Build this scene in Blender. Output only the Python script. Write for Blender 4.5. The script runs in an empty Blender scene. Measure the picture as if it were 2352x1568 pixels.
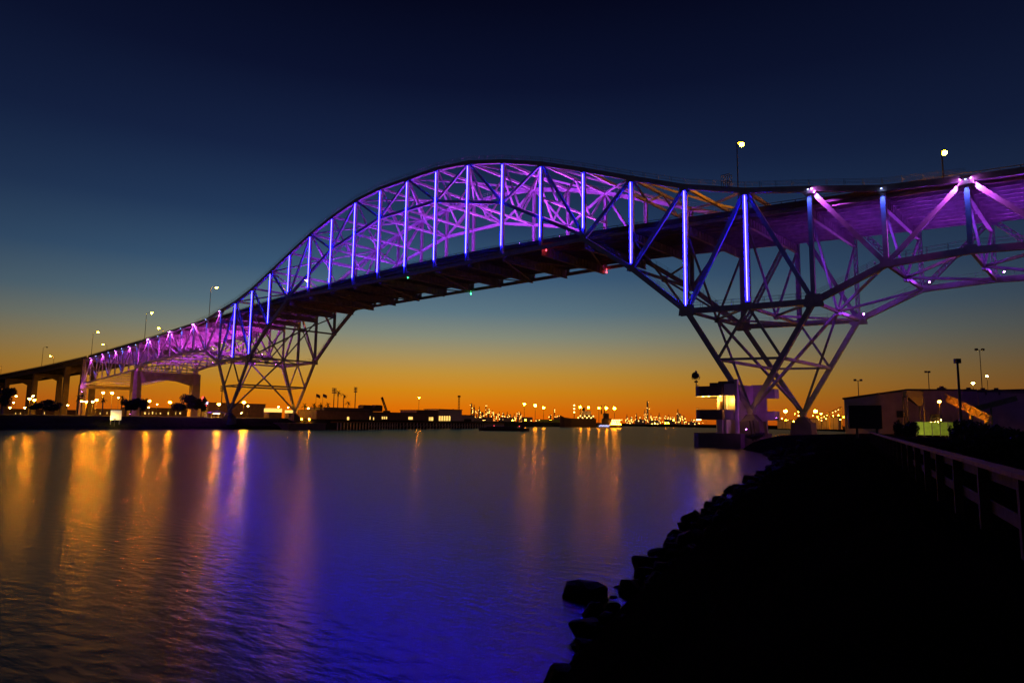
import bpy, math, random
from mathutils import Vector, Matrix
R = math.radians
rnd = random.Random(7)
scene = bpy.context.scene
col = scene.collection

# ------------------------------------------------------------------ camera
CAM = Vector((142.152, -116.327, 4.0))
YAW, PITCH, ROLL, FPX = R(-41.567), R(6.682), R(0.784), 1569.87
FWD = Vector((math.sin(YAW) * math.cos(PITCH), math.cos(YAW) * math.cos(PITCH), math.sin(PITCH)))
RT = Vector((math.cos(YAW), -math.sin(YAW), 0))
UP = RT.cross(FWD)
R2 = RT * math.cos(ROLL) + UP * math.sin(ROLL)
U2 = UP * math.cos(ROLL) - RT * math.sin(ROLL)
cd = bpy.data.cameras.new('camera'); cam = bpy.data.objects.new('camera', cd); col.objects.link(cam)
m = Matrix((R2, U2, -FWD)).transposed().to_4x4(); m.translation = CAM
cam.matrix_world = m
cd.sensor_width = 36; cd.lens = FPX / 2352 * 36; cd.clip_start = 0.1; cd.clip_end = 12000
scene.camera = cam

# ------------------------------------------------------------------ world: dusk sky
def lin(c):
    return tuple((v / 255 / 12.92 if v / 255 <= 0.04045 else ((v / 255 + 0.055) / 1.055) ** 2.4) for v in c)
world = bpy.data.worlds.new('World'); scene.world = world; world.use_nodes = True
nt = world.node_tree; nt.nodes.clear()
def N(t, **k):
    n = nt.nodes.new(t)
    for a, b in k.items(): setattr(n, a, b)
    return n
L = nt.links.new
def wm(op, a, b=None, clamp=False):
    n = N('ShaderNodeMath', operation=op, use_clamp=clamp)
    for i, v in enumerate((a, b)):
        if v is None: continue
        if isinstance(v, (int, float)): n.inputs[i].default_value = v
        else: L(v, n.inputs[i])
    return n.outputs[0]
tc = N('ShaderNodeTexCoord'); sep = N('ShaderNodeSeparateXYZ'); L(tc.outputs['Generated'], sep.inputs[0])
elev = wm('DIVIDE', wm('ARCSINE', sep.outputs[2]), math.pi / 2, True)
SUN_AZ = R(-41.567 - 7.0)
az = wm('ARCTAN2', sep.outputs[0], sep.outputs[1])
dz = wm('SUBTRACT', az, SUN_AZ)
dz = wm('ARCCOSINE', wm('COSINE', dz))
w = wm('EXPONENT', wm('MULTIPLY', wm('POWER', wm('DIVIDE', dz, R(37)), 2.0), -1.0))
def ramp(stops):
    n = N('ShaderNodeValToRGB'); L(elev, n.inputs[0]); cr = n.color_ramp; cr.interpolation = 'LINEAR'
    while len(cr.elements) < len(stops): cr.elements.new(0.5)
    for e, (d, c) in zip(cr.elements, stops):
        e.position = d / 90; e.color = (*lin(c), 1)
    return n.outputs[0]
warm = ramp([(0, (224, 96, 4)), (1, (222, 112, 6)), (2.5, (211, 135, 22)), (4, (192, 145, 57)), (5.5, (164, 145, 96)),
             (7, (133, 138, 121)), (9, (93, 118, 130)), (12, (59, 90, 119)), (16, (36, 60, 94)), (21, (22, 36, 69)),
             (27, (11, 18, 46)), (33, (5, 8, 29)), (45, (5, 8, 27)), (90, (3, 5, 19))])
cool = ramp([(0, (66, 36, 16)), (3, (58, 42, 36)), (6, (44, 46, 56)), (9, (36, 44, 62)), (12, (29, 38, 62)), (20, (15, 24, 50)),
             (33, (6, 10, 32)), (90, (3, 5, 18))])
mx = N('ShaderNodeMixRGB'); L(w, mx.inputs[0]); L(cool, mx.inputs[1]); L(warm, mx.inputs[2])
bg = N('ShaderNodeBackground'); L(mx.outputs[0], bg.inputs[0]); bg.inputs[1].default_value = 1.0
out = N('ShaderNodeOutputWorld'); L(bg.outputs[0], out.inputs[0])
# the sun has set: no sun lamp; the rest are lamps of the place, plus unseen floods added for the green fence

scene.view_settings.view_transform = 'Standard'
scene.view_settings.look = 'None'
scene.view_settings.exposure = 0
scene.view_settings.gamma = 1
scene.render.engine = 'CYCLES'
scene.cycles.use_denoising = True
scene.cycles.max_bounces = 5
scene.cycles.diffuse_bounces = 2
scene.cycles.glossy_bounces = 3
scene.cycles.caustics_reflective = True
scene.cycles.blur_glossy = 1.0
scene.cycles.caustics_refractive = False
scene.cycles.sample_clamp_indirect = 6.0

# ------------------------------------------------------------------ helpers
def ray(x, y):
    return FWD + R2 * ((x - 1176) / FPX) - U2 * ((y - 784) / FPX)
def atd(x, y, depth):                 # photo pixel -> point at a given depth from the camera
    return CAM + ray(x, y) * depth
def pl(x, y, ax, val):
    d = ray(x, y); return CAM + d * ((val - CAM[ax]) / d[ax])

def material(name, color, rough=0.7, metal=0.0, noise=0.0, nscale=1.5, bump=0.0, bscale=8.0, spec=0.5):
    mt = bpy.data.materials.new(name); mt.use_nodes = True
    t = mt.node_tree; b = t.nodes['Principled BSDF']
    b.inputs['Base Color'].default_value = (*color, 1); b.inputs['Roughness'].default_value = rough
    b.inputs['Metallic'].default_value = metal; b.inputs['Specular IOR Level'].default_value = spec
    if noise or bump:
        tcn = t.nodes.new('ShaderNodeTexCoord')
    if noise:
        n = t.nodes.new('ShaderNodeTexNoise'); n.inputs['Scale'].default_value = nscale; n.inputs['Detail'].default_value = 6
        t.links.new(tcn.outputs['Object'], n.inputs['Vector'])
        r = t.nodes.new('ShaderNodeValToRGB')
        r.color_ramp.elements[0].position = 0.3; r.color_ramp.elements[1].position = 0.72
        r.color_ramp.elements[0].color = (*[c * (1 - noise) for c in color], 1)
        r.color_ramp.elements[1].color = (*[min(1, c * (1 + noise)) for c in color], 1)
        t.links.new(n.outputs[0], r.inputs[0]); t.links.new(r.outputs[0], b.inputs['Base Color'])
    if bump:
        n2 = t.nodes.new('ShaderNodeTexNoise'); n2.inputs['Scale'].default_value = bscale; n2.inputs['Detail'].default_value = 5
        t.links.new(tcn.outputs['Object'], n2.inputs['Vector'])
        bp = t.nodes.new('ShaderNodeBump'); bp.inputs['Strength'].default_value = bump
        t.links.new(n2.outputs[0], bp.inputs['Height']); t.links.new(bp.outputs[0], b.inputs['Normal'])
    return mt
def emitter(name, color, strength):
    mt = bpy.data.materials.new(name); mt.use_nodes = True
    t = mt.node_tree; t.nodes.clear()
    e = t.nodes.new('ShaderNodeEmission'); e.inputs[0].default_value = (*color, 1); e.inputs[1].default_value = strength
    o = t.nodes.new('ShaderNodeOutputMaterial'); t.links.new(e.outputs[0], o.inputs[0])
    return mt

M = dict(
    steel=material('painted_steel', (0.42, 0.40, 0.38), 0.5, 0.0, 0.2, 0.9),
    steel_dark=material('weathered_steel', (0.46, 0.38, 0.36), 0.6, 0.0, 0.25, 0.8),
    rail=material('galvanised_rail', (0.2, 0.2, 0.2), 0.5),
    concrete=material('concrete', (0.15, 0.115, 0.11), 0.85, 0, 0.2, 0.5, 0.2, 3),
    pale=material('painted_concrete', (0.55, 0.5, 0.44), 0.8, 0, 0.14, 0.6, 0.1, 4),
    darkwall=material('brown_panel', (0.17, 0.11, 0.085), 0.8, 0, 0.25, 0.8),
    asphalt=material('asphalt', (0.05, 0.05, 0.05), 0.9, 0, 0.2, 2),
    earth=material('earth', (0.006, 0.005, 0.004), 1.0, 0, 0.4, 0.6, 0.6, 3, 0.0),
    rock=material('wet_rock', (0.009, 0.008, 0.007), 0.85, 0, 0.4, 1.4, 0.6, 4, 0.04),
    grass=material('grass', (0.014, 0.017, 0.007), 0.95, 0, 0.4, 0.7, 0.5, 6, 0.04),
    leaf=material('leaf', (0.03, 0.045, 0.018), 0.8, 0, 0.3, 2),
    palm=material('palm_leaf', (0.035, 0.05, 0.02), 0.8, 0, 0.3, 2),
    bark=material('bark', (0.09, 0.07, 0.05), 0.9, 0, 0.3, 3),
    wood=material('weathered_wood', (0.15, 0.065, 0.018), 0.8, 0, 0.35, 6, 0.3, 20, 0.15),
    wood_dark=material('old_wood', (0.055, 0.032, 0.02), 0.85, 0, 0.35, 6, 0.3, 20, 0.1),
    pole=material('dark_pole', (0.07, 0.065, 0.06), 0.6),
    hull=material('dark_hull', (0.05, 0.04, 0.05), 0.5),
    white=material('white_paint', (0.7, 0.68, 0.62), 0.5, 0, 0.08, 1),
    metalwall=material('corrugated_metal', (0.36, 0.28, 0.27), 0.55, 0, 0.15, 0.5),
    roof=material('roof_sheet', (0.07, 0.05, 0.045), 0.7, 0, 0.2, 0.5),
    tarp=material('green_tarp', (0.22, 0.34, 0.05), 0.8, 0, 0.25, 1.2, 0.4, 2),
    yellow=material('yellow_conveyor', (0.42, 0.30, 0.08), 0.6, 0, 0.2, 1),
    greenp=material('green_conveyor', (0.16, 0.24, 0.12), 0.6, 0, 0.2, 1),
    black=material('black_board', (0.02, 0.016, 0.016), 0.7),
    glass=material('dark_glass', (0.02, 0.02, 0.025), 0.15),
    cloth=material('flag_cloth', (0.12, 0.08, 0.08), 0.8),
    tank=material('tank_paint', (0.4, 0.37, 0.33), 0.6, 0, 0.1, 0.3),
    gtank=material('green_shed', (0.10, 0.22, 0.08), 0.7, 0, 0.1, 0.3),
    led=emitter('led_strip', (0.0065, 0.0046, 1.0), 250),
    sodium=emitter('sodium_lamp', (1.0, 0.30, 0.004), 1200),
    sodium_far=emitter('sodium_lamp_far', (1.0, 0.32, 0.008), 300),
    sodium_shore=emitter('sodium_shore', (1.0, 0.35, 0.008), 2100),
    plant=emitter('plant_lamp', (1.0, 0.50, 0.10), 16),
    white_lamp=emitter('white_lamp', (1.0, 0.52, 0.07), 320),
    dome=emitter('dome_lamp', (1.0, 0.62, 0.16), 26),
    window=emitter('lit_window', (1.0, 0.58, 0.13), 1.5),
    green_lamp=emitter('green_lamp', (0.05, 1.0, 0.3), 12),
    red_lamp=emitter('red_lamp', (1.0, 0.05, 0.08), 9),
    neon_red=emitter('neon_red', (1.0, 0.05, 0.06), 5),
    neon_blue=emitter('neon_white', (0.6, 0.55, 1.0), 6),
    lens_mag=emitter('magenta_lens', (0.75, 0.16, 1.0), 70),
    lens_blue=emitter('blue_lens', (0.35, 0.45, 1.0), 14),
)

class MB:
    def __init__(s): s.v = []; s.f = []
    def quadbox(s, pts):
        b = len(s.v); s.v += [tuple(p) for p in pts]
        s.f += [tuple(b + i for i in q) for q in ((0, 3, 2, 1), (4, 5, 6, 7), (0, 1, 5, 4), (1, 2, 6, 5), (2, 3, 7, 6), (3, 0, 4, 7))]
        return s
    def box(s, x0, x1, y0, y1, z0, z1):
        return s.quadbox([(x0, y0, z0), (x1, y0, z0), (x1, y1, z0), (x0, y1, z0), (x0, y0, z1), (x1, y0, z1), (x1, y1, z1), (x0, y1, z1)])
    def bar(s, a, b, wy, hz, side=None):       # wy: width across, hz: depth in the 'up' sense
        a = Vector(a); b = Vector(b); d = (b - a).normalized()
        sd = Vector(side) if side else (Vector((0, 1, 0)) if abs(d.y) < 0.9 else Vector((1, 0, 0)))
        sd = (sd - d * sd.dot(d)).normalized(); u = d.cross(sd)
        pts = []
        for p in (a, b):
            for i, j in ((-1, -1), (1, -1), (1, 1), (-1, 1)):
                pts.append(p + sd * (i * wy / 2) + u * (j * hz / 2))
        return s.quadbox(pts)
    def cyl(s, a, b, r0, r1=None, n=8, cap=True):
        r1 = r0 if r1 is None else r1
        a = Vector(a); b = Vector(b); d = (b - a).normalized()
        sd = d.orthogonal().normalized(); u = d.cross(sd); k = len(s.v)
        for p, r in ((a, r0), (b, r1)):
            for i in range(n):
                t = 2 * math.pi * i / n; s.v.append(tuple(p + sd * (r * math.cos(t)) + u * (r * math.sin(t))))
        for i in range(n):
            j = (i + 1) % n; s.f.append((k + i, k + j, k + n + j, k + n + i))
        if cap: s.f.append(tuple(k + i for i in range(n))[::-1]); s.f.append(tuple(k + n + i for i in range(n)))
        return s
    def ball(s, c, r, n=8, m_=5, sz=1.0):
        c = Vector(c); k = len(s.v); s.v.append((c.x, c.y, c.z + r * sz))
        for i in range(1, m_):
            ph = math.pi * i / m_
            for j in range(n):
                th = 2 * math.pi * j / n
                s.v.append((c.x + r * math.sin(ph) * math.cos(th), c.y + r * math.sin(ph) * math.sin(th), c.z + r * sz * math.cos(ph)))
        s.v.append((c.x, c.y, c.z - r * sz)); e = len(s.v) - 1
        for j in range(n): s.f.append((k, k + 1 + j, k + 1 + (j + 1) % n))
        for i in range(m_ - 2):
            for j in range(n):
                a = k + 1 + i * n; s.f.append((a + j, a + n + j, a + n + (j + 1) % n, a + (j + 1) % n))
        a = k + 1 + (m_ - 2) * n
        for j in range(n): s.f.append((a + j, e, a + (j + 1) % n))
        return s
    def prism(s, poly, z0, z1):               # poly: list of (x, y)
        k = len(s.v); n = len(poly)
        s.v += [(x, y, z0) for x, y in poly] + [(x, y, z1) for x, y in poly]
        for i in range(n): j = (i + 1) % n; s.f.append((k + i, k + j, k + n + j, k + n + i))
        s.f.append(tuple(k + i for i in range(n))[::-1]); s.f.append(tuple(k + n + i for i in range(n)))
        return s
    def face(s, pts):
        k = len(s.v); s.v += [tuple(p) for p in pts]; s.f.append(tuple(range(k, k + len(pts)))); return s
    def build(s, name, mat, parent=None, smooth=False):
        me = bpy.data.meshes.new(name); me.from_pydata([tuple(v) for v in s.v], [], s.f)
        me.materials.append(M[mat] if isinstance(mat, str) else mat)
        me.update()
        if smooth: me.polygons.foreach_set('use_smooth', [True] * len(me.polygons))
        o = bpy.data.objects.new(name, me); col.objects.link(o)
        if parent:
            o.parent = parent
            base = parent
            loc = Vector((0, 0, 0))
            while base is not None: loc += base.location; base = base.parent
            o.location = -loc                    # meshes are written in world coordinates
        return o
def tag(o, label, cat, group=None, kind=None):
    if label: o['label'] = label
    if cat: o['category'] = cat
    if group: o['group'] = group
    if kind: o['kind'] = kind
    return o
def thing(name, loc, label, cat, group=None):
    o = bpy.data.objects.new(name, None); o.empty_display_size = 0.5; col.objects.link(o); o.location = loc
    return tag(o, label, cat, group)
def struct(o): o['kind'] = 'structure'; return o
def copy_tree(o, parent=None):
    c = o.copy(); col.objects.link(c); c.parent = parent
    for ch in [x for x in o.children]: copy_tree(ch, c)
    return c
def spot(parent, name, pos, target, color, power, angle, size=0.15, blend=0.5):
    ld = bpy.data.lights.new(name, 'SPOT'); ld.color = color; ld.energy = power; ld.spot_size = R(angle); ld.spot_blend = blend
    ld.shadow_soft_size = size
    o = bpy.data.objects.new(name, ld); col.objects.link(o)
    d = Vector(target) - Vector(pos)
    o.rotation_euler = d.to_track_quat('-Z', 'Y').to_euler()
    loc = Vector(pos); base = parent
    o.parent = parent
    while base is not None: loc -= base.location; base = base.parent
    o.location = loc
    return o
def flood(parent, pos, target, color, power, angle, lens, size=0.32):
    pos = Vector(pos); d = (Vector(target) - pos).normalized()
    h = MB().bar(pos - d * size, pos, size * 1.1, size * 0.8).build('floodlight', 'rail', parent)
    MB().bar(pos + d * 0.02, pos + d * 0.06, size * 0.9, size * 0.62).build('lens', lens, h)
    spot(h, 'flood_beam', pos + d * 0.16, target, color, power, angle, 0.12)
    return h

# ------------------------------------------------------------------ setting: water and land
def water_material():
    mt = bpy.data.materials.new('harbour_water'); mt.use_nodes = True
    t = mt.node_tree; t.nodes.clear()
    gl_ = t.nodes.new('ShaderNodeBsdfGlossy'); gl_.distribution = 'GGX'; gl_.inputs['Roughness'].default_value = 0.235
    gl_.inputs['Color'].default_value = (1.0, 0.88, 0.60, 1)
    df = t.nodes.new('ShaderNodeBsdfDiffuse'); df.inputs['Color'].default_value = (0.012, 0.008, 0.006, 1)
    fr = t.nodes.new('ShaderNodeFresnel'); fr.inputs['IOR'].default_value = 1.33
    mr = t.nodes.new('ShaderNodeMapRange'); mr.inputs['From Max'].default_value = 1.0
    mr.inputs['To Min'].default_value = 0.12; mr.inputs['To Max'].default_value = 0.34     # choppy, silty water reflects well below a mirror
    t.links.new(fr.outputs[0], mr.inputs['Value'])
    mix = t.nodes.new('ShaderNodeMixShader'); t.links.new(mr.outputs[0], mix.inputs[0])
    t.links.new(df.outputs[0], mix.inputs[1]); t.links.new(gl_.outputs[0], mix.inputs[2])
    o = t.nodes.new('ShaderNodeOutputMaterial'); t.links.new(mix.outputs[0], o.inputs[0])
    tcn = t.nodes.new('ShaderNodeTexCoord')
    def noise(scale, sx, sy, det):
        mp = t.nodes.new('ShaderNodeMapping'); mp.inputs['Scale'].default_value = (sx, sy, 1)
        mp.inputs['Rotation'].default_value = (0, 0, R(-42))
        t.links.new(tcn.outputs['Object'], mp.inputs['Vector'])
        n = t.nodes.new('ShaderNodeTexNoise'); n.inputs['Scale'].default_value = scale; n.inputs['Detail'].default_value = det
        t.links.new(mp.outputs[0], n.inputs['Vector']); return n.outputs[0]
    a = noise(3.6, 0.42, 1.0, 4); c = noise(0.10, 0.35, 1.0, 3)
    b1 = t.nodes.new('ShaderNodeBump'); b1.inputs['Strength'].default_value = 0.40; b1.inputs['Distance'].default_value = 0.07
    t.links.new(a, b1.inputs['Height'])
    b2 = t.nodes.new('ShaderNodeBump'); b2.inputs['Strength'].default_value = 0.12; b2.inputs['Distance'].default_value = 0.3
    t.links.new(c, b2.inputs['Height']); t.links.new(b1.outputs[0], b2.inputs['Normal'])
    t.links.new(b2.outputs[0], gl_.inputs['Normal'])
    return mt
M['water'] = water_material()
struct(MB().face([(-6000, -3000, 0), (3000, -3000, 0), (3000, 6000, 0), (-6000, 6000, 0)]).build('water', 'water'))

def bank(name, shore, inland, prof, mat, jitter=0.35, sub=3, seed=1):
    rr = random.Random(seed)
    pts = []
    for (a, b) in zip(shore[:-1], shore[1:]):
        n = max(1, int(math.dist(a, b) / sub))
        for i in range(n): pts.append((a[0] + (b[0] - a[0]) * i / n, a[1] + (b[1] - a[1]) * i / n))
    pts.append(shore[-1])
    mb = MB(); k = len(prof)
    for (x, y) in pts:
        ix, iy = inland(x, y)
        for d, z in prof:
            j = jitter if 0 < d < 40 else 0
            mb.v.append((x + ix * d + rr.uniform(-j, j), y + iy * d + rr.uniform(-j, j), z + (rr.uniform(-j, j) * 0.45 if d < 12 else 0)))
    for i in range(len(pts) - 1):
        for q in range(k - 1):
            mb.f.append((i * k + q, i * k + q + 1, (i + 1) * k + q + 1, (i + 1) * k + q))
    return struct(mb.build(name, mat))
# near (right) bank: the shoreline runs from behind the camera to the tower and on up the channel
near_shore = [(190, -420), (165, -240), (150, -160), (143, -132), (138, -117), (135.2, -108), (134, -104.5), (132.4, -100.5), (131.6, -96.8), (129.5, -92), (127.3, -85),
              (125, -77.5), (121, -62), (114, -40), (107, -24), (99, -13), (95, -6), (93.9, 10), (94, 60), (80, 160), (40, 320), (-40, 480), (-160, 620), (-240, 700), (-300, 900)]
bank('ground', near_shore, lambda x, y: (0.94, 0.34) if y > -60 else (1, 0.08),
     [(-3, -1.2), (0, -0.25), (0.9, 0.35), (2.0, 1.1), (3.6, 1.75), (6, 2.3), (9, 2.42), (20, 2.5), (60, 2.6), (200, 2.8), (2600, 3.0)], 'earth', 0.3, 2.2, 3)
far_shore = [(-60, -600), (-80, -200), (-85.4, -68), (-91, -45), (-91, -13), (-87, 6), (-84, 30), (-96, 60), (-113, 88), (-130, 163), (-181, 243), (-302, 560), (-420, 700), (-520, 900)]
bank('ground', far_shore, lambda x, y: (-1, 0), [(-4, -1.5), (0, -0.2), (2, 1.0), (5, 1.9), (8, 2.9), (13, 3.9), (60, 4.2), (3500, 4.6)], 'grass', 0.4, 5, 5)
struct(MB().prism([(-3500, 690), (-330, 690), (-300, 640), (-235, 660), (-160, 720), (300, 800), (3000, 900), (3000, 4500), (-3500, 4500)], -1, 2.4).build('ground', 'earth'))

# ------------------------------------------------------------------ main bridge
P1, P2, W = 11.81, 11.04, 25.86
ZT = [69.65, 69.65, 68.5, 65.85, 62.37, 58.06, 53.48, 49.04, 45.68, 43.55, 41.23, 40.18, 39.6, 38.9, 38.05, 37.4, 36.6]
ZB = [42.8, 42.8, 42.8, 42.8, 42.8, 42.8, 34.78, 24.98, 24.6, 24.35, 29.1, 29.5, 28.9, 28.4, 27.8, 27.2, 25.7]
RIB = {1: 60.95, 3: 55.65, 5: 43.6}
FOOT = 6.28
def SX(i):
    a = abs(i); return math.copysign(min(a, 8) * P1 + max(a - 8, 0) * P2, i) if i else 0.0
PROF = [(0, 46.4), (30, 46.0), (64, 44.8), (87, 43.5), (105, 42.5), (126, 41.6), (150, 40.2), (180, 38.5), (255, 34.9), (325, 33.1), (419, 31.6), (700, 28.5)]
def par(x):
    a = abs(x)
    for (x0, z0), (x1, z1) in zip(PROF[:-1], PROF[1:]):
        if a <= x1: return z0 + (z1 - z0) * (a - x0) / (x1 - x0)
    return PROF[-1][1]
def rib(i):
    a = abs(i)
    if a <= 1: return RIB[1]
    if a >= 5: return RIB[5]
    lo = 1 if a <= 3 else 3
    return RIB[lo] + (RIB[lo + 2] - RIB[lo]) * (a - lo) / 2
BR = thing('truss_bridge', (0, 0, 0), 'steel arched truss bridge with glowing blue light strips and purple floodlit framework', 'bridge')
def top(i, y): return Vector((SX(i), y, ZT[abs(i)]))
def bot(i, y): return Vector((SX(i), y, ZB[abs(i)]))
def mid(a, b): return (Vector(a) + Vector(b)) / 2

def laced(mb, a, b, w_, d_, side=(0, 1, 0), step=1.0):
    # two channels joined by zig-zag lacing on both faces
    a = Vector(a); b = Vector(b); d = b - a; ln = d.length; d.normalize()
    sd = Vector(side); sd = (sd - d * sd.dot(d)).normalized(); u = d.cross(sd)
    for s in (-1, 1):
        mb.bar(a + u * (s * w_ * 0.42), b + u * (s * w_ * 0.42), d_, w_ * 0.16, sd)
    n = max(3, int(ln / step))
    for f in (-1, 1):
        for k in range(n):
            p = a + d * (ln * k / n) + u * (w_ * 0.36 * (1 if k % 2 else -1)) + sd * (f * d_ * 0.42)
            q = a + d * (ln * (k + 1) / n) + u * (w_ * 0.36 * (-1 if k % 2 else 1)) + sd * (f * d_ * 0.42)
            mb.bar(p, q, 0.04, 0.16, sd)
    return mb
def hsec(mb, a, b, w_, d_):
    # H section: flanges facing +-X-ish, web facing the river
    a = Vector(a); b = Vector(b); d = (b - a).normalized(); sd = Vector((0, 1, 0)); u = d.cross(sd)
    for s in (-1, 1):
        mb.bar(a + u * (s * w_ * 0.46), b + u * (s * w_ * 0.46), d_, w_ * 0.08, sd)
    mb.bar(a, b, 0.08, w_ * 0.84, sd)
    return mb

for y in (0.0, W):
    near = y == 0
    for i in range(-16, 16):
        a, b = top(i, y), top(i + 1, y)
        MB().bar(a, b, 0.85, 0.95).build('top_chord', 'steel', BR)
        if -5 <= i < 5:
            MB().bar(bot(i, y), bot(i + 1, y), 0.6, 0.8).build('tie_chord', 'steel_dark', BR)
        else:
            MB().bar(bot(i, y), bot(i + 1, y), 0.85, 1.0).build('bottom_chord', 'steel', BR)
    for s in (-1, 1):
        for k in (1, 2, 3, 4):
            a = Vector((SX(s * k), y, rib(k))); b = Vector((SX(s * (k + 1)), y, rib(k + 1)))
            MB().bar(a, b, 0.7, 0.75).build('arch_rib', 'steel', BR)
    for s in (-1, 0):
        MB().bar((SX(s), y, rib(s)), (SX(s + 1), y, rib(s + 1)), 0.7, 0.75).build('arch_rib', 'steel', BR)
    for i in range(-16, 17):
        a, b = bot(i, y), top(i, y); b = b - Vector((0, 0, 0.3))
        wd = 0.85 if abs(i) in (6, 7, 8) else 0.7
        post = hsec(MB(), a, b, wd, 0.72) if abs(i) <= 8 else (MB().bar(a, b, 0.6, 0.7, (0, 1, 0)) if near else laced(MB(), a, b, 0.7, 0.6, step=0.8))
        po = post.build('vertical_post', 'steel', BR)
        if abs(i) <= 8 and near:
            z0 = 45.15 if abs(i) <= 5 else ZB[abs(i)] + 1.0
            MB().bar((a.x, y - 0.44, z0), (a.x, y - 0.44, b.z - 0.6), 0.07, 0.13, (0, 1, 0)).build('light_strip', 'led', po)
    def diag(a, b, w_=0.6, lace=False):
        mb = laced(MB(), a, b, w_ * 1.15, w_, step=0.7) if lace else MB().bar(a, b, 0.5, w_)
        mb.build('diagonal', 'steel', BR)
    for s in (-1, 1):
        for k in (0, 2, 4):
            t_ = top(s * k, y)
            diag(t_, (SX(s * (k + 1)), y, rib(k + 1)), 0.55)
            if k: diag(t_, (SX(s * (k - 1)), y, rib(k - 1)), 0.55)
        diag(top(s * 6, y), bot(s * 5, y), 0.75)
        diag(top(s * 7, y), bot(s * 6, y), 0.75)
        diag(top(s * 8, y), bot(s * 7, y), 0.8, s > 0 and not near)
        diag(top(s * 8, y), bot(s * 9, y), 0.72)
        diag(top(s * 9, y), bot(s * 10, y), 0.75, s > 0 and not near)
        for k in (11, 13, 15):
            diag(top(s * k, y), bot(s * (k - 1), y), 0.7, s > 0 and not near)
            diag(top(s * k, y), bot(s * (k + 1), y), 0.7, s > 0 and not near)
    # gusset plates at the joints
    for i in range(-16, 17):
        z = ZB[abs(i)]; x = SX(i)
        if abs(i) in (7, 9): r_ = 1.5
        elif abs(i) >= 5: r_ = 0.95
        else: r_ = 0.0
        if r_:
            for f in (-0.47, 0.41):
                MB().quadbox([(x - r_, y + f, z - r_ * .55), (x + r_, y + f, z - r_ * .55), (x + r_, y + f + .06, z - r_ * .55), (x - r_, y + f + .06, z - r_ * .55),
                           (x - r_ * .8, y + f, z + r_ * .8), (x + r_ * .8, y + f, z + r_ * .8), (x + r_ * .8, y + f + .06, z + r_ * .8), (x - r_ * .8, y + f + .06, z + r_ * .8)]).build('gusset_plate', 'steel', BR)
        z = ZT[abs(i)]; r_ = 0.95 if abs(i) in (9, 11, 13, 15, 0, 2, 4, 6, 7, 8) else 0.7
        for f in (-0.49, 0.43): MB().box(x - r_, x + r_, y + f, y + f + .06, z - r_ * .95, z + .3).build('gusset_plate', 'steel', BR)
    # tower legs
    for s in (-1, 1):
        f_ = Vector((SX(s * 8), y, FOOT))
        for k in (7, 9):
            MB().bar(f_, bot(s * k, y), 0.75, 0.85).build('tower_leg', 'steel', BR)
        m7, m9 = mid(f_, bot(s * 7, y)), mid(f_, bot(s * 9, y))
        MB().bar(m7, m9, 0.38, 0.42).build('tower_strut', 'steel', BR)
        for k in (m7, m9): MB().bar(bot(s * 8, y), k, 0.38, 0.42).build('tower_brace', 'steel', BR)
        sh = MB().cyl(f_ - Vector((0, 0.7, 0)), f_ + Vector((0, 0.7, 0)), 0.55, n=12)
        sh.build('hinge_shoe', 'steel_dark', BR)
        # inspection railing on top chord and sloping bottom chord
    for which in ('top', 'bottom'):
        for s in (-1, 1):
            rl = MB()
            rng = range(0, 11) if which == 'top' else range(5, 16)
            for k in rng:
                a = top(s * k, y) if which == 'top' else bot(s * k, y)
                b = top(s * (k + 1), y) if which == 'top' else bot(s * (k + 1), y)
                for o_ in ((-0.38, 0.38) if near else (-0.38,)):
                    ofs = Vector((0, o_, 0.5))
                    for h in ((0.55, 1.05)):
                        rl.bar(a + ofs + Vector((0, 0, h)), b + ofs + Vector((0, 0, h)), 0.035, 0.035)
                    for q in range(4):
                        p = a.lerp(b, q / 4) + ofs; rl.bar(p, p + Vector((0, 0, 1.08)), 0.05, 0.05, (0, 1, 0))
            rl.build('handrail', 'rail', BR)
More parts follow.
